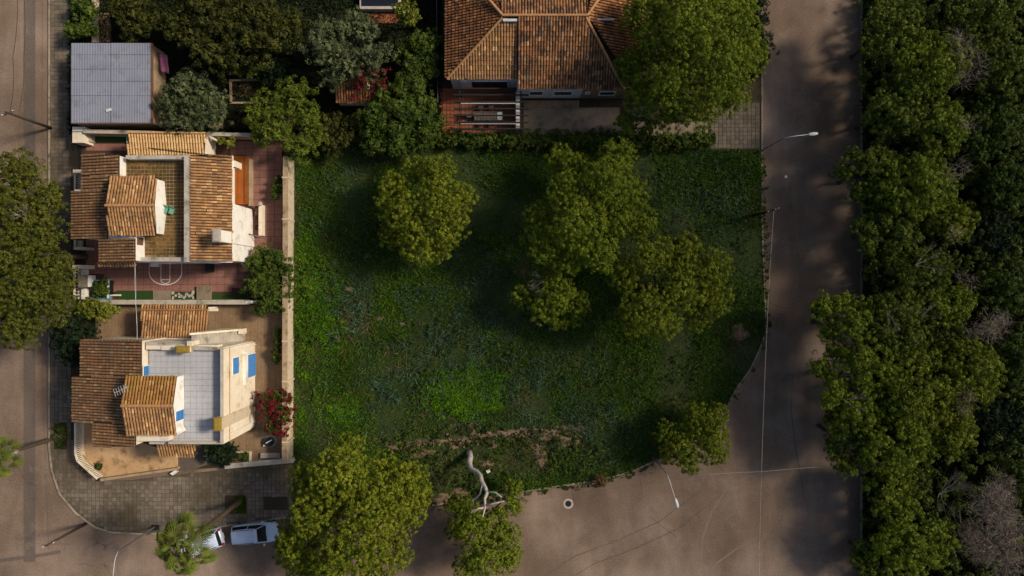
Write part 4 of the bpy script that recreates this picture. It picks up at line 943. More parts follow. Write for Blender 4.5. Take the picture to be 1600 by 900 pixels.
# pergola
r = thing('pergola', 'dark beamed open pergola over the red terrace of the villa', 'pergola', W(765, 172, .2))
HP = 2.7
for i, y in enumerate((137, 147, 158, 168.5, 179, 190, 200)):
    b = MB(); b.rect(709, y, 826, y + 2.2, HP, HP - .16); b.build('beam', M['dark'], r)
for y in (159.8, 191.6):
    b = MB(); b.rect(720, y + .8, 808, y + 2.0, HP - .1, HP - .3); b.build('white_beam', M['white'], r)  # white bars along two of the dark beams
for x in (717.5, 813):
    b = MB(); b.rect(x, 136, x + 1.8, 203, HP - .17, HP - .32); b.build('side_beam', M['dark'], r)
for x, y in ((717, 140), (717, 200), (812, 200)):
    b = MB(); b.rect(x, y, x + 2.2, y + 2.2, HP - .33, .2); b.build('post', M['dark'], r)
b = MB(); b.rect(806, 143, 812, 200, 1.9, .2); single(b, 'privacy_wall', M['white'], 'narrow white wall along the right side of the villa pergola', 'wall')
r = thing('garden_table', 'wooden slatted dining table under the pergola', 'table', W(763, 178, .24))
for i in range(9):
    b = MB(); b.rect(741 + i * 5, 174, 745.5 + i * 5, 188, .98, .94); b.build('plank', M['greywood'], r)
for x, y in ((743, 176), (783, 176), (743, 186), (783, 186)):
    b = MB(); b.rect(x, y, x + 1.2, y + 1.2, .93, .24); b.build('leg', M['greywood'], r)
b = MB(); b.rect(777, 175, 784.5, 187, 1.03, .985); single(b, 'tray', M['lamphead'], 'pale tray lying on the right end of the garden table', 'tray')
lbs = ['grey garden chair above the table, left one', 'grey garden chair above the table, right one', 'grey garden chair below the table, left one', 'grey garden chair below the table, right one', 'dark garden chair at the left end of the table']
for k, (x, y, dx, dy) in enumerate(((752, 169, 0, 1), (768, 169, 0, 1), (752, 194, 0, -1), (768, 194, 0, -1), (734, 181, -1, 0))):
    c = W(x, y, .24); q = thing('garden_chair', lbs[k], 'chair', c, 'chairs round the pergola table')
    b = MB(); b.box(c + Vector((0, 0, .45)), (.5, .5, .05)); b.build('seat', M['greywood'], q)
    b = MB(); b.box(c + Vector((dx * .26, dy * .26, .75)), (.05 if dx else .5, .5 if dx else .05, .55)); b.build('backrest', M['greywood'], q)
    for sx in (-1, 1):
        for sy in (-1, 1): b = MB(); b.tube([c + Vector((sx * .2, sy * .2, 0)), c + Vector((sx * .2, sy * .2, .43))], .025, 4); b.build('leg', M['greywood'], q)

# ================================================================== top left garden structures
r = thing('metal_shed', 'square shed with flat blue grey sheet roof by the left pavement', 'shed', W(175, 130, .12))
ys = [67, 85.5, 108, 127, 149.5, 192]
for i in range(5):
    for j, (xa, xb) in enumerate(((111, 172.3), (172.8, 236))):
        mb = MB(); A_ = W(xa + .3, ys[i] + .35, 3.1); B_ = W(xb, ys[i + 1] - .1, 3.1); nn = int((B_.x - A_.x) / .12); z = 3.1 + (.02 if (i + j) % 2 else 0) + i * .004
        vs = []
        for k in range(nn + 1):
            x = A_.x + (B_.x - A_.x) * k / nn; zz = z + (.02 if k % 2 else 0); vs += [(x, A_.y, zz), (x, B_.y, zz), (x, A_.y, zz - .05), (x, B_.y, zz - .05)]
        f = []
        for k in range(nn): a = 4 * k; f += [(a, a + 1, a + 5, a + 4), (a + 3, a + 2, a + 6, a + 7), (a, a + 4, a + 6, a + 2), (a + 1, a + 3, a + 7, a + 5)]
        mb.add(vs, f); mb.build('roof_sheet', M['sheet'], r)
b = MB(); b.rect(112, 68, 235, 191, 3.03, .12); b.build('wall', M['tanwall'], r)
b = MB(); b.rect(236.2, 67, 237.6, 192, 3.15, 2.9); b.rect(111, 192.2, 237, 193.4, 3.1, 2.9); b.build('edge_trim', M['redlens'] if False else M['brownwood'], r)
b = MB(); b.box(W(170, 172, 3.2), (.5, .25, .08), .3); single(b, 'roof_patch', M['paleblue'], 'tiny pale patch on the blue grey shed roof', 'patch')
# parasol / pink cloth
r = thing('laundry_cloth', 'pink cloth hung over a line right of the blue grey shed', 'cloth', W(255, 98, .12))
nx, ny = 6, 9; vs = []
for j in range(ny + 1):
    for i in range(nx + 1):
        vs.append(W(248 + 13 * i / nx + 3 * j / ny, 83 + 29 * j / ny + 3 * i / nx, 1.8 + .12 * math.sin(i * 1.3) + .08 * math.sin(j * 1.1)))
b = MB(); b.add(vs, [(j * (nx + 1) + i, (j + 1) * (nx + 1) + i, (j + 1) * (nx + 1) + i + 1, j * (nx + 1) + i + 1) for j in range(ny) for i in range(nx)]); o = b.build('cloth', M['pink'], r, True)
sm = o.modifiers.new('thickness', 'SOLIDIFY'); sm.thickness = .02
for x, y in ((248, 83), (263, 112)):
    b = MB(); b.tube([W(x, y, .1), (W(x, y, 1.8).x, W(x, y, 1.8).y, 1.75)], .03, 5); b.build('pole', M['galv'], r)
b = MB(); b.rect(143, -20, 154, 66, .3, .1); struct(b, 'garden_path', M['lotwall'])
b = MB(); b.rect(156, 20, 173, 66, .2, .1); struct(b, 'garden_steps', M['ochre'])
b = MB(); b.rect(238, 88, 248, 112, .2, .1); struct(b, 'shed_threshold', M['gravel'])
r = thing('sandbox', 'brown timber framed pit in the dark garden above the left house', 'planter', W(395, 142, .12))
b = MB(); b.prism([(358, 124), (430, 121), (430, 124), (358, 127)], .5, .1); b.prism([(358, 127), (361, 127), (362, 161), (359, 161)], .5, .1); b.prism([(359, 159), (420, 159), (420, 162), (359, 162)], .5, .1); b.build('frame', M['tanwall'], r)
b = MB(); b.prism([(361, 127), (430, 124), (430, 159), (362, 159)], .15, .1); b.build('sand', M['brownwood'], r)
b = MB(); b.rect(344, 181, 412, 200, .25, .1); r = single(b, 'garden_paving', M['brownwood'], 'small brown brick paved square behind the garden wall', 'paving')
b = MB(); b.rect(341, 180, 344, 198, 1.0, .1); b.rect(326, 196, 344, 199, 1.0, .1); single(b, 'low_wall', M['tanwall'], 'short tan wall under the round olive tree', 'wall')
r = thing('garden_hut', 'small hut with red brown tile roof half hidden by red flowers', 'hut', W(545, 148, .12))
slope(r, [(524, 122, 2.4), (574, 122, 2.4), (574, 160, 2.1), (524, 160, 2.1)], (0, -1), M['tile_red']); b = MB(); b.rect(526, 124, 572, 158, 2.0, .12); b.build('wall', M['cream'], r)
r = thing('pool_house', 'flat dark roof with grey rim at the top edge beside a red tiled strip', 'outbuilding', W(594, -10, .12))
b = MB(); b.rect(562, -60, 625, 14, 1.0, .12); b.build('wall', M['coping'], r); b = MB(); b.rect(565, -60, 622, 9, 1.06, 1.003); b.build('cover', M['pool'], r)
b = MB(); b.rect(572, 15, 624, 36, .25, .1); struct(b, 'garden_terrace', M['redtile2'])
b = MB(); b.tube([W(682, -10, 1.6), W(684, 160, 1.6)], .03, 5)
for y in range(0, 161, 20): b.tube([W(683, y, .1), (W(683, y, 1.6).x, W(683, y, 1.6).y, 1.6)], .025, 4)
single(b, 'wire_fence', M['galv'], 'thin wire fence in the dark strip left of the villa', 'fence')
b = MB(); b.rect(516, 126, 524, 190, .2, .1); struct(b, 'garden_walk', M['brownwood'])

# ================================================================== lamps, poles, wires
def lamp(label, base, bend, head, hb=6.3, hh=7.0):
    B = W(*base, .1); r = thing('street_lamp', label, 'street lamp', B, 'street lamps'); T = Vector((B.x, B.y, hb)); Hd = W(*head, hh)
    b = MB(); b._lathe(B, [(.1, 0), (.085, .6), (.06, .65), (.04, hb - .1)], 10); b.build('pole', M['galv'], r, True)
    b = MB(); m = T.lerp(Hd, .3) + Vector((0, 0, .3)); b.tube([T, T.lerp(m, .5) + Vector((0, 0, .12)), m, Hd], [.036, .034, .03, .026], 8); b.build('arm', M['lamphead'], r, True)
    d = (Hd - m).normalized(); a = math.atan2(d.y, d.x); R_ = Matrix.Rotation(a, 3, 'Z')
    b = MB(); vs = []
    for u, w, t in ((-.05, .05, .04), (.1, .13, .09), (.45, .16, .1), (.75, .12, .07), (.85, .04, .03)):
        for k in range(8):
            th = 2 * math.pi * k / 8; vs.append(Hd + R_ @ Vector((u, w * math.cos(th), t * math.sin(th))))
    b.add(vs, [(i * 8 + k, i * 8 + (k + 1) % 8, i * 8 + 8 + (k + 1) % 8, i * 8 + 8 + k) for i in range(4) for k in range(8)] + [tuple(range(8))[::-1], tuple(range(32, 40))]); b.build('lamp_head', M['lamphead'], r, True)
lamp('slim curved street lamp reaching over the right road by the paved drive', (1185, 238), None, (1263, 210))
lamp('straight armed street lamp leaning out over the lower road near the bushy pine', (1019, 713), None, (1055, 779))
lamp('street lamp with curved arm at the pavement edge near the palm', (242, 823), None, (175, 915))
def upole(label, base, h, mat, r0=.15, arm=None):
    B = W(*base, .1); r = thing('utility_pole', label, 'utility pole', B, 'utility poles')
    b = MB(); b._lathe(B, [(r0, 0), (r0 * .65, h)], 9); b.build('pole', mat, r, True); T = Vector((B.x, B.y, h))
    b = MB(); b.box(T + Vector((0, 0, -.25)), (1.2, .1, .1), arm or 0); b.build('crossarm', M['greywood'], r)
    for k in (-.5, 0, .5):
        b = MB(); b._lathe(T + Vector((math.cos(arm or 0) * k, math.sin(arm or 0) * k, -.2)), [(.03, 0), (.06, .06), (.03, .18)], 6); b.build('insulator', M['lamphead'], r)
    return T
T1 = upole('wooden utility pole on the left road edge beside the blue grey shed', (80, 200), 6.0, M['polewood'], arm=.4)
T2 = upole('dark utility pole at the corner kerb of the lower left pavement', (135, 818), 5.7, M['polewood'], arm=.4)
T3 = upole('dark utility pole at the plot edge on the right road', (1178, 337), 5.2, M['polewood'], arm=.3)
def wire(label, pts, r=.018, mat='dark', sag=.25, grp=None):
    P = [Vector(p) for p in pts]; Q = []
    for i in range(len(P) - 1):
        for k in range(8): t = k / 8; q = P[i].lerp(P[i + 1], t); q.z -= sag * 4 * t * (1 - t); Q.append(q)
    Q.append(P[-1]); b = MB(); b.tube(Q, r, 4); single(b, 'overhead_wire', M[mat], label, 'wire', grp)
wire('dark wire from the top left utility pole up along the road, inner one', [T1 + Vector((.3, 0, 0)), W(20, 90, 6.3), W(27, -30, 6.5)])
wire('dark wire from the top left utility pole up along the road, pavement side', [T1 + Vector((1.1, 0, 0)), W(37, 90, 6.0), W(35, -30, 6.3)], .014)
wire('wire running down the left road from the utility pole', [T1, W(28, 240, 5.8), W(38, 330, 6.0)], .014, 'greywood')
wire('thin pale wire running down the middle of the right road', [T3, W(1199, 500, 4.6), W(1190, 737, 4.6), W(1186, 930, 5)], .014, 'coping', .1)
wire('thin pale wire crossing the right road into the wood', [W(1110, 741, 4.7), W(1190, 737, 4.6), W(1290, 729, 4.7), W(1385, 722, 5.2)], .014, 'coping', .1)
wire('pale cable strung between the two left houses', [W(210, 400, 6.6), W(212, 475, 6.2), W(214, 532, 7.6)], .012, 'white', .1)
wire('second pale cable strung between the two left houses', [W(210.5, 404, 6.4), W(210, 440, 6.0), W(213.5, 505, 5.9), W(214.5, 531, 7.5)], .01, 'lamphead', .05)
wire('pale wire leaving the lower left utility pole across the road', [T2, W(110, 851, 5.6), W(-10, 856, 5.8)], .014, 'greywood')
b = MB(); b._lathe(W(1228, 276, .0), [(.14, 0), (.14, .02)], 10); single(b, 'litter_lid', M['white'], 'tiny white disc lying on the right road below the lamp', 'litter')
b = MB(); b.box(W(763, 736, .3), (.35, .3, .25), .5); single(b, 'white_stone', M['white'], 'white stone beside the bleached dead trunk', 'stone')

# ================================================================== cars
def car(label, c, rz):
    r = thing('parked_car', label, 'car', c, 'cars parked along the kerb', rz); r.scale = (1.08, 1.08, 1.08); r['_o'] = (0, 0, 0)
    ns = 12
    st = [(-2.1, .62, .45, .62), (-2.02, .8, .3, .78), (-1.6, .87, .22, .92), (-.9, .89, .2, .93), (0, .89, .2, .93), (.8, .89, .2, .93), (1.25, .88, .22, .9), (1.75, .82, .25, .82), (2.02, .68, .32, .68), (2.12, .5, .42, .58)]
    b = MB(); vs = []
    for x, w, zl, zt in st:
        pr = [(-w * .85, zl), (-w, zl + .12), (-w, zt - .16), (-w * .95, zt - .04), (-w * .8, zt), (0, zt + .02), (w * .8, zt), (w * .95, zt - .04), (w, zt - .16), (w, zl + .12), (w * .85, zl)]
        vs += [(x, y, z) for y, z in pr]
    m = 11; f = [(i * m + k, i * m + (k + 1) % m, (i + 1) * m + (k + 1) % m, (i + 1) * m + k) for i in range(len(st) - 1) for k in range(m)] + [tuple(range(m))[::-1], tuple(range((len(st) - 1) * m, len(st) * m))]
    b.add(vs, f); b.build('body', M['carwhite'], r, True)
    # cabin: glass block and roof with pillars
    lo = [(-1.95, .76), (-1.0, .8), (.3, .8), (1.12, .74)]; hi = [(-1.72, .58), (-1.0, .64), (.0, .64), (.42, .58)]
    b = MB(); zb, zt = .9, 1.42; vs = [(x, -w, zb) for x, w in lo] + [(x, w, zb) for x, w in lo[::-1]] + [(x, -w, zt) for x, w in hi] + [(x, w, zt) for x, w in hi[::-1]]
    b.add(vs, [tuple(range(8, 16))] + [(k, (k + 1) % 8, 8 + (k + 1) % 8, 8 + k) for k in range(8)]); b.build('window_glass', M['glass'], r)
    b = MB(); vs = []
    rs = [(-1.88, .5, 1.36), (-1.78, .61, 1.43), (-1.2, .68, 1.48), (-.4, .69, 1.49), (.2, .66, 1.47), (.45, .58, 1.43)]
    for x, w, z in rs: vs += [(x, -w, z - .05), (x, -w * .9, z), (x, 0, z + .025), (x, w * .9, z), (x, w, z - .05)]
    b.add(vs, [(i * 5 + k, i * 5 + 5 + k, i * 5 + 6 + k, i * 5 + 1 + k) for i in range(5) for k in range(4)]); o = b.build('roof', M['carwhite'], r, True)
    q = o.modifiers.new('s', 'SOLIDIFY'); q.thickness = .05
    for s in (-1, 1):
        for pp_ in ([(.43, s * .59, 1.42), (1.12, s * .76, .91)], [(-.45, s * .66, 1.43), (-.4, s * .81, .91)], [(-1.75, s * .6, 1.4), (-1.95, s * .77, .9)]):
            b = MB(); b.tube(pp_, .035, 5); b.build('pillar', M['carwhite'], r)
        b = MB(); b.tube([(-1.7, s * .6, 1.5), (.2, s * .6, 1.53)], .02, 5); b.build('roof_rail', M['dark'], r)
        b = MB(); b.box((.85, s * 1.0, .98), (.14, .2, .13)); b.build('wing_mirror', M['carwhite'], r)
        b = MB(); b.box((1.98, s * .55, .62), (.25, .28, .12), s * -.35); b.build('headlight', M['clearlens'], r)
        b = MB(); b.box((-2.0, s * .66, .78), (.14, .2, .3), s * .3); b.build('tail_light', M['redlens'], r)
        b = MB(); b.box((.2, s * .895, .75), (.18, .02, .03)); b.build('door_handle', M['galv'], r)
        for x in (-1.3, 1.32):
            b = MB(); R_ = Matrix.Rotation(math.pi / 2, 3, 'X'); k = MB(); k._lathe((0, 0, 0), [(.24, -.1), (.32, -.1), (.33, 0), (.32, .1), (.24, .1)], 16)
            b.add([R_ @ Vector(v) + Vector((x, s * .8, .33)) for v in k.v], k.f); w = b.build('wheel', M['rubber'], r)
            b = MB(); k = MB(); k._lathe((0, 0, 0), [(.22, -.11), (.2, .11)], 12); b.add([R_ @ Vector(v) + Vector((x, s * .8, .33)) for v in k.v], k.f); b.build('rim', M['rim'], w)
    b = MB(); b.box((-2.12, 0, .5), (.03, .5, .12)); b.build('number_plate', M['white'], r)
    b = MB(); b.box((2.1, 0, .5), (.06, .8, .12)); b.build('grille', M['dark'], r)
    b = MB(); b.tube([(1.1, -.3, .95), (.9, -.05, 1.06)], .012, 4); b.tube([(1.1, .25, .95), (.9, .45, 1.04)], .012, 4); b.build('wiper', M['dark'], r)
    r['_o'] = tuple(c)
    return r
car('white hatchback with black roof rails parked between the palm and the big pine', W(403, 829, 0.0), math.radians(5))
car('white car half hidden under the palm fronds, rear end showing', W(318, 844, 0.0), math.radians(197))

# ================================================================== palms
def palm(label, base, h, rad, n, trunk_r=.24, seed=1):
    rr = random.Random(seed); B = W(*base, .1); r = thing('fan_palm', label, 'palm tree', B, 'fan palms'); T = Vector((B.x, B.y, h))
    b = MB(); k = int(h / .25); pts = []; rs = []
    for i in range(k + 1):
        z = i * h / k; pts.append(B + Vector((0, 0, z))); rs.append(trunk_r * (1.25 - .35 * min(1, z / 2)) * (1.08 if i % 2 else .95))
    b.tube(pts, rs, 10); b.build('trunk', M['bark'], r)
    b = MB()
    for i in range(60):
        a = rr.random() * 6.28; z = h - .2 - rr.random() * 1.6; d = Vector((math.cos(a), math.sin(a), -.6)); p = Vector((B.x, B.y, z)); b.tube([p, p + d * rr.uniform(.3, .55)], [.05, .02], 4)
    b.build('dead_skirt', M['palebark'], r)
    for i in range(n):
        a = i * 2.39996 + rr.uniform(-.2, .2); age = i / n; el = math.radians(78 - 92 * age ** .8 + rr.uniform(-6, 6)); L = rad * (.45 + .3 * age) * rr.uniform(.9, 1.12)
        d = Vector((math.cos(a) * math.cos(el), math.sin(a) * math.cos(el), math.sin(el))); e = T + d * L + Vector((0, 0, -.15 * L * age)); m = T + d * L * .5 + Vector((0, 0, .12))
        b = MB(); b.tube([T, m, e], [.045, .03, .022], 5); s_ = b.build('petiole', M['palmstem'], r)
        side = Vector((-math.sin(a), math.cos(a), 0)); fw = (e - m).normalized(); fw = (fw + Vector((0, 0, -.15 - .5 * age))).normalized(); up = side.cross(fw)
        if up.z < 0: up = -up
        R = rad * .39 * rr.uniform(.85, 1.15); nb = 22; b = MB(); roll = rr.uniform(-.35, .35); side = (side * math.cos(roll) + up * math.sin(roll)).normalized(); up = side.cross(fw); up = up if up.z > 0 else -up
        for q in range(nb):
            t = (q + .5) / nb * 2 - 1; th = t * 2.25; dr = fw * math.cos(th) + side * math.sin(th); w_ = fw * math.cos(th + .085) + side * math.sin(th + .085); w2_ = fw * math.cos(th - .085) + side * math.sin(th - .085)
            Rl = R * (1 - .22 * abs(t)) * rr.uniform(.9, 1.05)
            c0 = e; p1 = e + w2_ * Rl * .62; p2 = e + w_ * Rl * .62; mid = e + dr * Rl * .62 + up * .12 * R; tip = e + dr * Rl * 1.15 - Vector((0, 0, .3 * R * rr.uniform(.5, 1.4)))
            b.add([c0, p1, mid, p2, tip], [(0, 1, 2), (0, 2, 3), (1, 4, 2), (2, 4, 3)])
        f = b.build('frond', M['palm'], r)
    return r
palm('tall fan palm with glossy yellow green crown over the half hidden white car', (375, 783), 11.6, 2.6, 21, seed=4)
palm('fan palm at the left edge with its crown partly outside the picture', (75, 688), 6.6, 2.1, 18, .2, seed=5)

# ================================================================== trees
K = dict(per_m2=15, clump=.21, leaves=42, ln=.135, wd=.062, shrink=1.02, loose=.08, shell=.75, zs=1.15, zr=1.2, jit=.25, sub=1.25)
tree('pine_tree', 'round dense pine standing alone in the left half of the plot', 664, 330, 78, 7, M['pine_warm'], lobes=[(640, 335, 6.4, 34), (690, 315, 6.6, 36), (685, 272, 6.0, 28), (655, 380, 5.4, 30), (615, 320, 5.0, 28), (700, 355, 5.6, 30), (722, 310, 5.2, 22), (620, 290, 4.8, 24), (618, 365, 4.6, 24), (680, 390, 4.6, 22), (650, 265, 5.0, 20)], **K)
tree('pine_tree', 'tallest bright pine in the middle of the plot with several rounded heads', 910, 330, 95, 9, M['pine'], lobes=[(905, 350, 8.6, 42), (950, 290, 7.8, 40), (965, 245, 6.6, 28), (985, 300, 6.6, 28), (850, 375, 6.8, 32), (885, 300, 7.2, 30), (935, 395, 7.4, 30), (885, 405, 6.6, 24), (965, 340, 6.8, 28), (875, 245, 4.4, 22), (900, 265, 5.6, 26), (840, 340, 5.8, 22), (1000, 345, 4.4, 26)], **K)
tree('pine_tree', 'broad yellowish pine with three heads right of the tallest pine', 1040, 445, 95, 8, M['pine_warm'], lobes=[(1010, 480, 7.4, 38), (1065, 450, 7.2, 36), (1110, 420, 6.4, 32), (1020, 400, 7.0, 30), (1065, 395, 6.2, 32), (1115, 465, 6.0, 28), (1040, 505, 6.2, 24), (985, 500, 5.6, 26), (975, 430, 6.0, 26), (1095, 495, 5.0, 20), (1000, 510, 5.6, 18)], **K)
tree('pine_tree', 'small low pine with bare grey branches below the tallest pine', 860, 465, 62, 5, M['pine'], lobes=[(870, 460, 4.8, 28), (845, 480, 4.2, 24), (900, 475, 4.0, 22), (815, 462, 3.6, 18), (890, 495, 3.4, 18), (865, 498, 3.4, 16), (860, 435, 4.2, 16)], **K)
def deadwood(label, px, py, h, n=5, L=.9, r=.06, depth=4, name='dead_branches', d0=(-1, .2, .2), cat='dead branches', mat='palebark'):
    b = MB(); p = W(px, py, h)
    for k in range(n): branching(b, p, (Vector(d0) + Vector((random.uniform(-.6, .6), random.uniform(-.6, .6), random.uniform(-.2, .4)))).normalized(), L, r, depth, .55)
    return single(b, name, M[mat], label, cat)
deadwood('bare pale branches fanning out on the left of the small low pine', 862, 435, 4.4, 6, .8, .035, 4, d0=(-1.2, -.5, .1))
deadwood('dim grey twigs just above the fanned branches of the small pine', 850, 415, 3.6, 6, .9, .04, 4, d0=(-1.3, -.1, .1), mat='bark')
tree('pine_tree', 'low bushy pine at the kerb bend by the lower street lamp', 1085, 690, 58, 4.6, M['pine_warm'], lobes=[(1105, 670, 4.3, 28), (1070, 690, 3.9, 26), (1045, 675, 3.3, 20), (1115, 700, 3.8, 24), (1075, 718, 3.2, 20), (1050, 705, 3, 18), (1120, 650, 3.5, 18), (1088, 650, 3.2, 20)], **K)
tree('pine_tree', 'huge yellow green pine at the bottom beside the white hatchback', 550, 800, 120, 9.5, M['pine_warm'], lobes=[(530, 740, 8.6, 42), (590, 790, 8.8, 42), (500, 800, 8.0, 42), (560, 840, 8.8, 46), (640, 750, 6.8, 32), (630, 800, 7.2, 34), (480, 750, 6.6, 30), (470, 850, 6.8, 34), (610, 860, 7.2, 34), (520, 880, 7.8, 38), (458, 836, 6, 26), (450, 865, 5.6, 24), (600, 735, 6.4, 26), (545, 705, 6.6, 24), (650, 775, 6.0, 22), (480, 890, 6, 30), (580, 900, 7, 30), (555, 775, 8.8, 32)], **K)
tree('pine_tree', 'roundish pine at the bottom edge under the bleached leaning trunk', 758, 830, 60, 5.6, M['pine'], lobes=[(745, 820, 5.2, 28), (785, 835, 5.0, 28), (755, 860, 5.4, 30), (725, 800, 4.2, 24), (803, 790, 3.6, 16), (790, 870, 4.6, 24), (735, 885, 4.6, 24), (780, 805, 4.0, 14), (715, 830, 4.2, 18), (803, 765, 3.0, 14), (708, 785, 3.4, 13)], **K)
# leaning bleached trunk
r = thing('dead_tree', 'bleached bare leaning trunk with crooked forks over the lower kerb', 'dead tree', W(734, 712, .1))
tp = [W(733, 706, .2), W(735, 714, .9), W(733, 724, 1.8), W(736, 733, 2.5), (W(745, 738, 3.2)), W(751, 744, 3.8), W(752, 752, 4.4), W(758, 762, 5.0), W(761, 770, 5.6), W(757, 780, 6.2), W(758, 792, 6.7), W(754, 808, 7.4)]
b = MB(); b.tube(tp, [.32, .27, .29, .23, .26, .21, .24, .2, .17, .14, .1, .05], 7); b.build('trunk', M['palebark'], r, True)
for pts in ([W(754, 757, 4.8), W(750, 772, 5.2), W(738, 783, 5.6)], [W(760, 768, 5.5), W(775, 770, 5.9), W(784, 777, 6.2)], [W(758, 790, 6.6), W(774, 786, 6.8), W(788, 783, 7.0)], [W(756, 794, 6.7), W(748, 794, 6.9), W(740, 801, 7.1)]):
    b = MB(); b.tube(pts, [.12, .08, .04], 6); d = (pts[-1] - pts[0]).normalized(); branching(b, pts[1], d, .4, .03, 2, .6); b.build('limb', M['palebark'], r, True)
# north east pine, olive trees, garden
tree('pine_tree', 'very large dense green pine beside the villa roof and the right road', 1085, 95, 115, 10.5, M['pine'], lobes=[(1080, 60, 10.4, 48), (1120, 110, 9.8, 46), (1050, 130, 9.2, 44), (1140, 50, 8.8, 40), (1030, 70, 8.6, 40), (1010, 20, 7.6, 38), (1165, 95, 7.8, 32), (1090, 165, 7.8, 34), (1010, 140, 7.4, 34), (1140, 145, 7.6, 32), (1100, 15, 8.8, 40), (1150, 10, 7.4, 34), (990, 100, 6.6, 28), (1050, 10, 8.4, 40), (1175, 70, 6.8, 24), (1050, 175, 6.6, 24)], **K)
tree('pine_tree', 'small light green pine tuft above the hedge at the villa patio corner', 1000, 190, 42, 4.2, M['pine'], ry=20, nl=7, **K)
tree('olive_tree', 'big grey green olive tree left of the pool house', 540, 68, 74, 6.5, M['olive'], nl=13, ry=66, per_m2=6, clump=.32, leaves=40, ln=.22, wd=.09, loose=.2)
tree('olive_tree', 'round grey green olive tree right of the blue grey shed', 298, 152, 57, 5, M['olive'], nl=9, ry=50, per_m2=7, clump=.3, leaves=40, ln=.2, wd=.09, loose=.2)
tree('pine_tree', 'feathery mid green tree hanging over the garden wall corner', 445, 185, 68, 5.2, M['pine_dark'], nl=11, ry=62, per_m2=7, clump=.34, leaves=46, ln=.2, wd=.08, loose=.16)
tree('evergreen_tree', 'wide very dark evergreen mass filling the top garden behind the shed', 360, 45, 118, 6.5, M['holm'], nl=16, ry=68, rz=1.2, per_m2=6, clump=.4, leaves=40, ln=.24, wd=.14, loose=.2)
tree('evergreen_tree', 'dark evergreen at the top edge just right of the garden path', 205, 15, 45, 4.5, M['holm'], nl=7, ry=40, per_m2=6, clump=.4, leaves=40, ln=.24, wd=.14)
tree('garden_shrub', 'dark leafy shrub between the pavement and the garden path', 125, 30, 22, 2.6, M['shrub'], nl=6, ry=40, cat='shrub', per_m2=9, clump=.3, leaves=36, ln=.2, wd=.11)
tree('garden_tree', 'drooping dark leafy tree under the red flowers left of the villa terrace', 628, 180, 68, 4.6, M['shrub'], nl=13, ry=62, per_m2=6, clump=.38, leaves=32, ln=.36, wd=.1, loose=.22)
tree('garden_tree', 'small yellow green round tree beside the pool house', 637, 18, 22, 4, M['shrubY'], nl=5, ry=25, per_m2=9, clump=.28, leaves=40, ln=.18, wd=.09)
tree('garden_tree', 'dark slender tree in the strip left of the villa', 655, 85, 36, 3.6, M['shrub'], nl=8, ry=50, per_m2=7, clump=.3, leaves=34, ln=.24, wd=.1)
tree('garden_tree', 'blue green spiky shrub mass left of the big olive tree', 440, 110, 34, 2.6, M['darkleaf'], nl=7, ry=22, per_m2=8, clump=.3, leaves=34, ln=.3, wd=.07, cat='shrub')
tree('flowering_shrub', 'low shrub with orange flowers above the timber framed pit', 395, 112, 32, 1.6, M['shrub'], nl=7, ry=12, per_m2=9, clump=.22, leaves=30, ln=.16, wd=.08, cat='shrub')
tree('garden_tree', 'dark bush between the feathery tree and the drooping tree', 528, 205, 34, 3, M['holm'], nl=7, ry=34, per_m2=8, clump=.3, leaves=34, ln=.24, wd=.1)
tree('round_shrub', 'small yellow green round shrub at the right end of the ochre shed', 352, 217, 15, 2.2, M['shrubY'], nl=5, ry=13, cat='shrub', per_m2=18, clump=.16, leaves=34, ln=.14, wd=.09)
tree('bushy_tree', 'dense leafy green tree against the long cream wall by the chimney', 423, 440, 33, 3.1, M['shrub'], nl=11, ry=66, per_m2=9, clump=.3, leaves=42, ln=.18, wd=.08, rz=.8)
tree('wall_creeper', 'thin creeper low on the cream wall beside the red court', 433, 296, 8, 1.6, M['shrub'], nl=5, ry=24, cat='creeper', per_m2=14, clump=.2, leaves=34, ln=.16, wd=.08)
tree('wall_creeper', 'straggly creeper on the cream wall beside the beige patio', 432, 540, 9, 1.6, M['shrub'], nl=5, ry=30, cat='creeper', per_m2=9, clump=.2, leaves=30, ln=.16, wd=.07)
tree('street_tree', 'leafy shrub spilling over the corner between the two houses', 150, 484, 36, 2.8, M['shrubY'], nl=9, ry=14, cat='shrub', per_m2=12, clump=.22, leaves=30, ln=.18, wd=.1)
tree('street_tree', 'very dark tree on the pavement in front of the lower left house', 110, 535, 38, 4.2, M['darkleaf'], nl=9, ry=46, **K)
tree('cycad', 'dark spiky palm shrub in the front bed of the white house', 342, 710, 26, 1.8, M['darkleaf'], nl=7, ry=18, cat='shrub', per_m2=12, clump=.25, leaves=34, ln=.5, wd=.06)
tree('front_shrub', 'small green shrub inside the cream L shaped edging', 377, 714, 12, 1.1, M['shrub'], nl=4, ry=7, cat='shrub', per_m2=14, clump=.16, leaves=30, ln=.14, wd=.07)
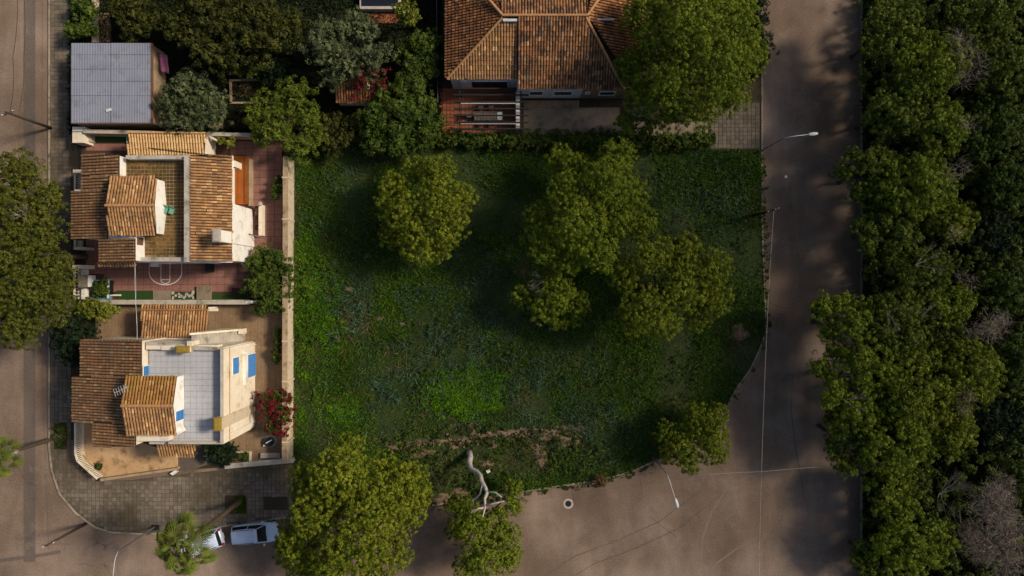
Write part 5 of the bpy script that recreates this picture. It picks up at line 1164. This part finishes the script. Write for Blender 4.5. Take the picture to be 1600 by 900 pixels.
# bougainvillea
r = tree('bougainvillea', 'crimson bougainvillea spilling over the cream wall by the patio', 432, 645, 26, 2.9, M['shrub'], nl=7, ry=36, per_m2=9, clump=.25, leaves=26, ln=.18, wd=.09, loose=.2)
npmesh('flowers', crown(lobes_auto(W(432, 645, 2.7), 30 / 16 * .95, 40 / 16 * .95, .7, 14, 5, .34), 13, .22, 30, .15, .13, inner=False, loose=.3), 3, M['red'], r, kind='stuff')
r = thing('bougainvillea', 'small crimson bougainvillea sprig against the white house wall', 'flowers', W(402, 622, .2))
npmesh('flowers', crown(pl([(399, 620, 1.6, 5), (402, 629, 1.3, 5)]), 16, .18, 26, .13, .12, inner=False), 3, M['red'], r, kind='stuff'); b = MB(); b.tube([W(402, 622, .2), W(401, 624, 1.4)], .03, 4); b.build('stem', M['bark'], r)
r = tree('bougainvillea', 'red flowering bougainvillea on the little hut roof under the olive tree', 580, 133, 30, 3.4, M['shrub'], nl=6, ry=22, per_m2=8, clump=.25, leaves=14, ln=.18, wd=.08, loose=.3, inner=False)
npmesh('flowers', crown(lobes_auto(W(574, 130, 4.9), 34 / 16 * .95, 30 / 16 * .95, .5, 9, 8, .34), 9, .26, 22, .15, .12, inner=False, loose=.35), 3, M['red'], r, kind='stuff')
# flowers dotted
V = crown(pl([(372, 106, 1.6, 3), (408, 92, 1.6, 4), (352, 104, 1.3, 2)]), 14, .1, 12, .14, .12, inner=False); npmesh('garden_flowers', V, 3, M['dry'], kind='stuff')
# left street pine
tree('pine_tree', 'large spreading pine over the left road with grey bare twigs in its crown', 45, 395, 90, 8, M['pine_dull'], lobes=[(30, 270, 6.4, 34), (70, 310, 6.0, 30), (15, 330, 7.2, 44), (60, 370, 7.0, 38), (25, 400, 7.6, 44), (80, 420, 6.2, 32), (55, 455, 7.0, 42), (10, 470, 7.0, 40), (80, 480, 5.8, 28), (30, 510, 6.2, 34), (-40, 400, 7, 50), (-30, 300, 6.5, 42), (-30, 480, 6.6, 44), (45, 330, 6.6, 32), (95, 450, 5.0, 20)], **K)
deadwood('pale bare twigs showing in the crown of the left road pine', 40, 335, 7.9, 8, .6, .025, 3, d0=(0, .1, .4))
# hedge along the villa boundary
r = thing('boundary_hedge', 'dark mixed hedge with reddish tips along the lower edge of the villa garden', 'hedge', W(850, 222, .12))
npmesh('foliage', crown([(*W(x, 218 + random.uniform(-3, 4), 1.0 + random.uniform(-.2, .3)), random.uniform(.55, .85)) for x in range(600, 1108, 9)], 9, .24, 28, .2, .08), 3, M['shrub'], r)
npmesh('dry_tips', crown([(*W(x, 222 + random.uniform(-5, 6), 1.1), random.uniform(.3, .5)) for x in list(range(780, 850, 12)) + list(range(980, 1100, 10))], 10, .2, 16, .2, .05, inner=False, loose=.4), 3, M['dry'], r)
tree('drive_shrub', 'small shrub with white pot at the corner of the paved drive', 1108, 216, 12, 1.4, M['shrub'], nl=4, cat='shrub', per_m2=12, clump=.2, leaves=30, ln=.18, wd=.08)
tree('roadside_shrub', 'dark clipped hedge between the large pine and the right road', 1178, 60, 10, 2.0, M['darkleaf'], nl=8, ry=100, cat='hedge', per_m2=9, clump=.28, leaves=30, ln=.2, wd=.1, rz=.3)
tree('tree_pit_shrub', 'green grass clump in the square pit of the left pavement', 94, 681, 9, .7, M['shrub'], nl=6, ry=19, cat='shrub', per_m2=14, clump=.18, leaves=30, ln=.2, wd=.05)
tree('kerb_weed', 'reddish weed clump growing at the lower kerb', 937, 752, 14, .8, M['dry'], nl=5, ry=7, cat='weeds', per_m2=14, clump=.16, leaves=30, ln=.22, wd=.04)
for (a_, q, c, d) in holes:
    b = MB(); b.rect(a_, q, c, d, .14, .1); struct(b, 'tree_pit', M['soil'])
blades([(370, 774), (384, 774), (384, 800), (370, 800)], 4000, .15, .04, .05, M['grass'], 'pit_grass')

# the wood on the right: (px, py, r, h, material, label)
wood = [
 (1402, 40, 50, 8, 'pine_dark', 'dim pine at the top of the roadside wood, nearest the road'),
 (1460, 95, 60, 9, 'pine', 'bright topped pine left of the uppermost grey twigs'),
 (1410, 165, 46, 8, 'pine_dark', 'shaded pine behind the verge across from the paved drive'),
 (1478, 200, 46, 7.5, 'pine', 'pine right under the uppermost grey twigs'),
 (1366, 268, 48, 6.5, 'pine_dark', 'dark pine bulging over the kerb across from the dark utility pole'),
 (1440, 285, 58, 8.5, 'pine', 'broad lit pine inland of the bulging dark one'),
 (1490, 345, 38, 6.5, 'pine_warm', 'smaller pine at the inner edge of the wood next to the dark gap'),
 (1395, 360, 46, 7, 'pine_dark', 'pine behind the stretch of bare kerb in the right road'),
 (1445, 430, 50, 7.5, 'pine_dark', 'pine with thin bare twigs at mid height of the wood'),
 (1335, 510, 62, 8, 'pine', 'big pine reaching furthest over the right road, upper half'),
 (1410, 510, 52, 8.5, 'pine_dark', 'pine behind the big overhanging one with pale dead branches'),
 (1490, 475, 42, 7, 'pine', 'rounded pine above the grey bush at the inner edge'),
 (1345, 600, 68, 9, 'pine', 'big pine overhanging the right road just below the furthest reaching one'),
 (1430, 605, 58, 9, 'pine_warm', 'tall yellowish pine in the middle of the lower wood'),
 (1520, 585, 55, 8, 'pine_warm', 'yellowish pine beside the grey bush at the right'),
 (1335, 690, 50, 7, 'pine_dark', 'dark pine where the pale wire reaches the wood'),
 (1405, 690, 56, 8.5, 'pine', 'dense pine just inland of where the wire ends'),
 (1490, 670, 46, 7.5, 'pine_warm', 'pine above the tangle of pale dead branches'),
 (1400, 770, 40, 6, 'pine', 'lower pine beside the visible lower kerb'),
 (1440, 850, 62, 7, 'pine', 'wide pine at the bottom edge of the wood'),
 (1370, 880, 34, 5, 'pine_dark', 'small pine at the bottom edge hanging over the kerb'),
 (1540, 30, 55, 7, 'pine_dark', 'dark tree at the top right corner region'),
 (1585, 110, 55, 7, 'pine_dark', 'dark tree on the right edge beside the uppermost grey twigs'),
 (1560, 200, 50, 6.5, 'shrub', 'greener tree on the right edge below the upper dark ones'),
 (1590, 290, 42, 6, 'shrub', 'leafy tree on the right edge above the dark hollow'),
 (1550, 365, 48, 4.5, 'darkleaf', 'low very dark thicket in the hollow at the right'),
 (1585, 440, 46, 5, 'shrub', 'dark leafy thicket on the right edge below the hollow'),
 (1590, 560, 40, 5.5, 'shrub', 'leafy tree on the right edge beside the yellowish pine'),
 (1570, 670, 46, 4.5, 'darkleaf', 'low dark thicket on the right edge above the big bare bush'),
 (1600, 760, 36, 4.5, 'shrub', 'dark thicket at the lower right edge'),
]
for px, py, rp, h, m, lb in wood:
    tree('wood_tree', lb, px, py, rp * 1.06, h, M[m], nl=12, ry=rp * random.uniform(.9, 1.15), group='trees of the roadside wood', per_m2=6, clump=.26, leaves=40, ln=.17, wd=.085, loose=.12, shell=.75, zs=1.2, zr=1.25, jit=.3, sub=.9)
def edge(pts, w, n, mat='baresoil', seed=2):
    P = [W(x, y, 0) for x, y in pts]; seg = [(P[i + 1] - P[i]).length for i in range(len(P) - 1)]; T = sum(seg); L = []; Q = []; k = int(T / .35)
    def at(t):
        j = 0
        while j < len(seg) - 1 and t > seg[j]: t -= seg[j]; j += 1
        d = (P[j + 1] - P[j]).normalized(); return P[j] + d * t, Vector((-d.y, d.x, 0))
    for i in range(k + 1):
        p, s_ = at(T * i / k); q = w * max(.05, (vnoise(i * 1.0 + seed * 50, seed * 7.0, .12) - .3) * 2 + random.uniform(-.15, .15)); L.append(p + s_ * .15 + Vector((0, 0, .012))); Q.append(p - s_ * q + Vector((0, 0, .012)))
    b = MB(); n_ = len(L); b.add(L + Q, [(i, i + n_, i + 1 + n_, i + 1) for i in range(n_ - 1)]); struct(b, 'roadside_dirt', M[mat])
    U = []
    for i in range(n):
        p, s_ = at(random.random() * T); U.append((*(p - s_ * random.uniform(-.1, .35)), random.uniform(.08, .3)))
    return U
E1 = [(1191, 240), (1191, 340), (1194, 430), (1197, 515), (1188, 545), (1172, 578), (1152, 605), (1134, 640)]
E2 = [(1040, 712), (1018, 723), (985, 738), (930, 752), (870, 760), (820, 768), (690, 788), (600, 800)]
U = edge(E1[::-1], .5, 40) + edge(E2[::-1], .7, 90, seed=3)
U = [(x, y, .05, r) for x, y, z, r in U]
npmesh('kerb_weeds', crown(U, 30, .1, 26, .16, .05, inner=False, loose=.3), 3, M['shrub'], kind='stuff')
def grey(label, lobes, d=90, name='bare_bush', ln=.7, br=6):
    L = pl(lobes); c = Vector(L[0][:3]); base = Vector((c.x, c.y, .1)); r = thing(name, label, 'bare bush', base)
    npmesh('twigs', twigs(L, d, ln, .022), 3, M['twig'], r, kind='stuff')
    b = MB(); b.tube([base, Vector((c.x, c.y, c.z * .16))], [.14, .1], 6)
    for l in L:
        e = Vector(l[:3]); p = Vector((c.x * .25 + e.x * .75, c.y * .25 + e.y * .75, c.z * .3)); b.tube([Vector((c.x, c.y, c.z * .15)), p], [.08, .06], 5); b.tube([p, p.lerp(e, .6) + Vector((random.uniform(-.5, .5), random.uniform(-.5, .5), 0)), e], [.06, .04, .02], 5)
        for k in range(br): branching(b, e + Vector((random.uniform(-1, 1), random.uniform(-1, 1), random.uniform(-.4, .2))) * l[3] * .5, Vector((random.uniform(-1, 1), random.uniform(-1, 1), .4)).normalized(), l[3] * .3, .016, 3, .8)
    b.build('branch', M['deadbark'], r)
grey('large pinkish grey leafless bush at the lower right', [(1545, 790, 5.2, 38), (1560, 760, 4.8, 26), (1570, 820, 4.6, 30), (1530, 850, 4.2, 30), (1570, 870, 4.4, 34), (1510, 830, 3.8, 18)], 300)
grey('grey leafless bush at the right edge above the yellowish pine', [(1545, 510, 6.6, 26), (1520, 520, 6.0, 16), (1565, 500, 6.0, 15)], 180)
grey('uppermost grey leafless twigs in the roadside wood', [(1505, 75, 9.0, 20), (1520, 105, 8.6, 24), (1500, 125, 8.2, 16), (1490, 55, 8.8, 12)], 130)
grey('grey twigs beside the broad lit pine, upper wood', [(1510, 195, 8.0, 14), (1500, 260, 7.6, 16), (1480, 275, 7.8, 16)], 110)
grey('small grey twigs at the edge of the dark gap', [(1490, 365, 7.2, 12), (1515, 440, 6.6, 13), (1500, 430, 6.4, 10)], 120)
grey('twiggy grey brown patch above the tangle of pale branches', [(1510, 620, 7.8, 14), (1505, 640, 7.6, 12)], 130)
deadwood('tangle of pale crooked dead branches at the lower wood', 1470, 770, 6.6, 9, .9, .035, 4, d0=(.2, .3, .3), name='dead_tree', cat='dead tree', mat='deadbark')
deadwood('pale dead branch lying across the crown of the mid wood pine', 1385, 485, 8.9, 3, .8, .035, 3, d0=(.5, -.5, .3), mat='deadbark')
deadwood('pale broken dead branches in the middle of the wood', 1440, 495, 9.0, 4, .6, .035, 3, d0=(.3, .6, .3), mat='deadbark')
deadwood('short pale dead twig above the upper lit pine', 1430, 415, 8.0, 3, .9, .04, 3, d0=(1, .4, .2), mat='deadbark')
deadwood('pale twig standing out of the overhanging pine crown', 1320, 625, 9.2, 3, .8, .04, 3, d0=(.6, -.3, .3), mat='deadbark')
deadwood('white bare twigs above the hedge by the villa patio', 1000, 182, 4.6, 6, .5, .035, 3, d0=(0, .3, .4))
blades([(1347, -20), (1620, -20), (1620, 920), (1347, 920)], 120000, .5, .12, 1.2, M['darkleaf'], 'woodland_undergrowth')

st_ = MB()
for i in range(170):
    t = random.random(); x = 605 + t * 310 + random.uniform(-5, 5); y = 698 - t * 30 + random.gauss(0, 3.5) + (6 if random.random() < .2 else 0); q = W(x, y, .2)
    st_.box(q, (random.uniform(.1, .38), random.uniform(.1, .28), random.uniform(.1, .2)), random.random() * 3)
st_.build('bank_stones', M['baresoil'], kind='stuff')
us = [(*W(random.uniform(1352, 1640), random.uniform(-20, 920), 0), 0, 0) for i in range(520)]
us = [(x, y, random.uniform(1.0, 3.0), random.uniform(.9, 1.7)) for x, y, z, _, _ in us]
npmesh('woodland_understorey', crown(us, 3.6, .36, 46, .24, .11, inner=False, loose=.25, zs=1), 3, M['under'], kind='stuff')
# helper properties are not part of the scene
for o in bpy.data.objects:
    if '_o' in o: del o['_o']
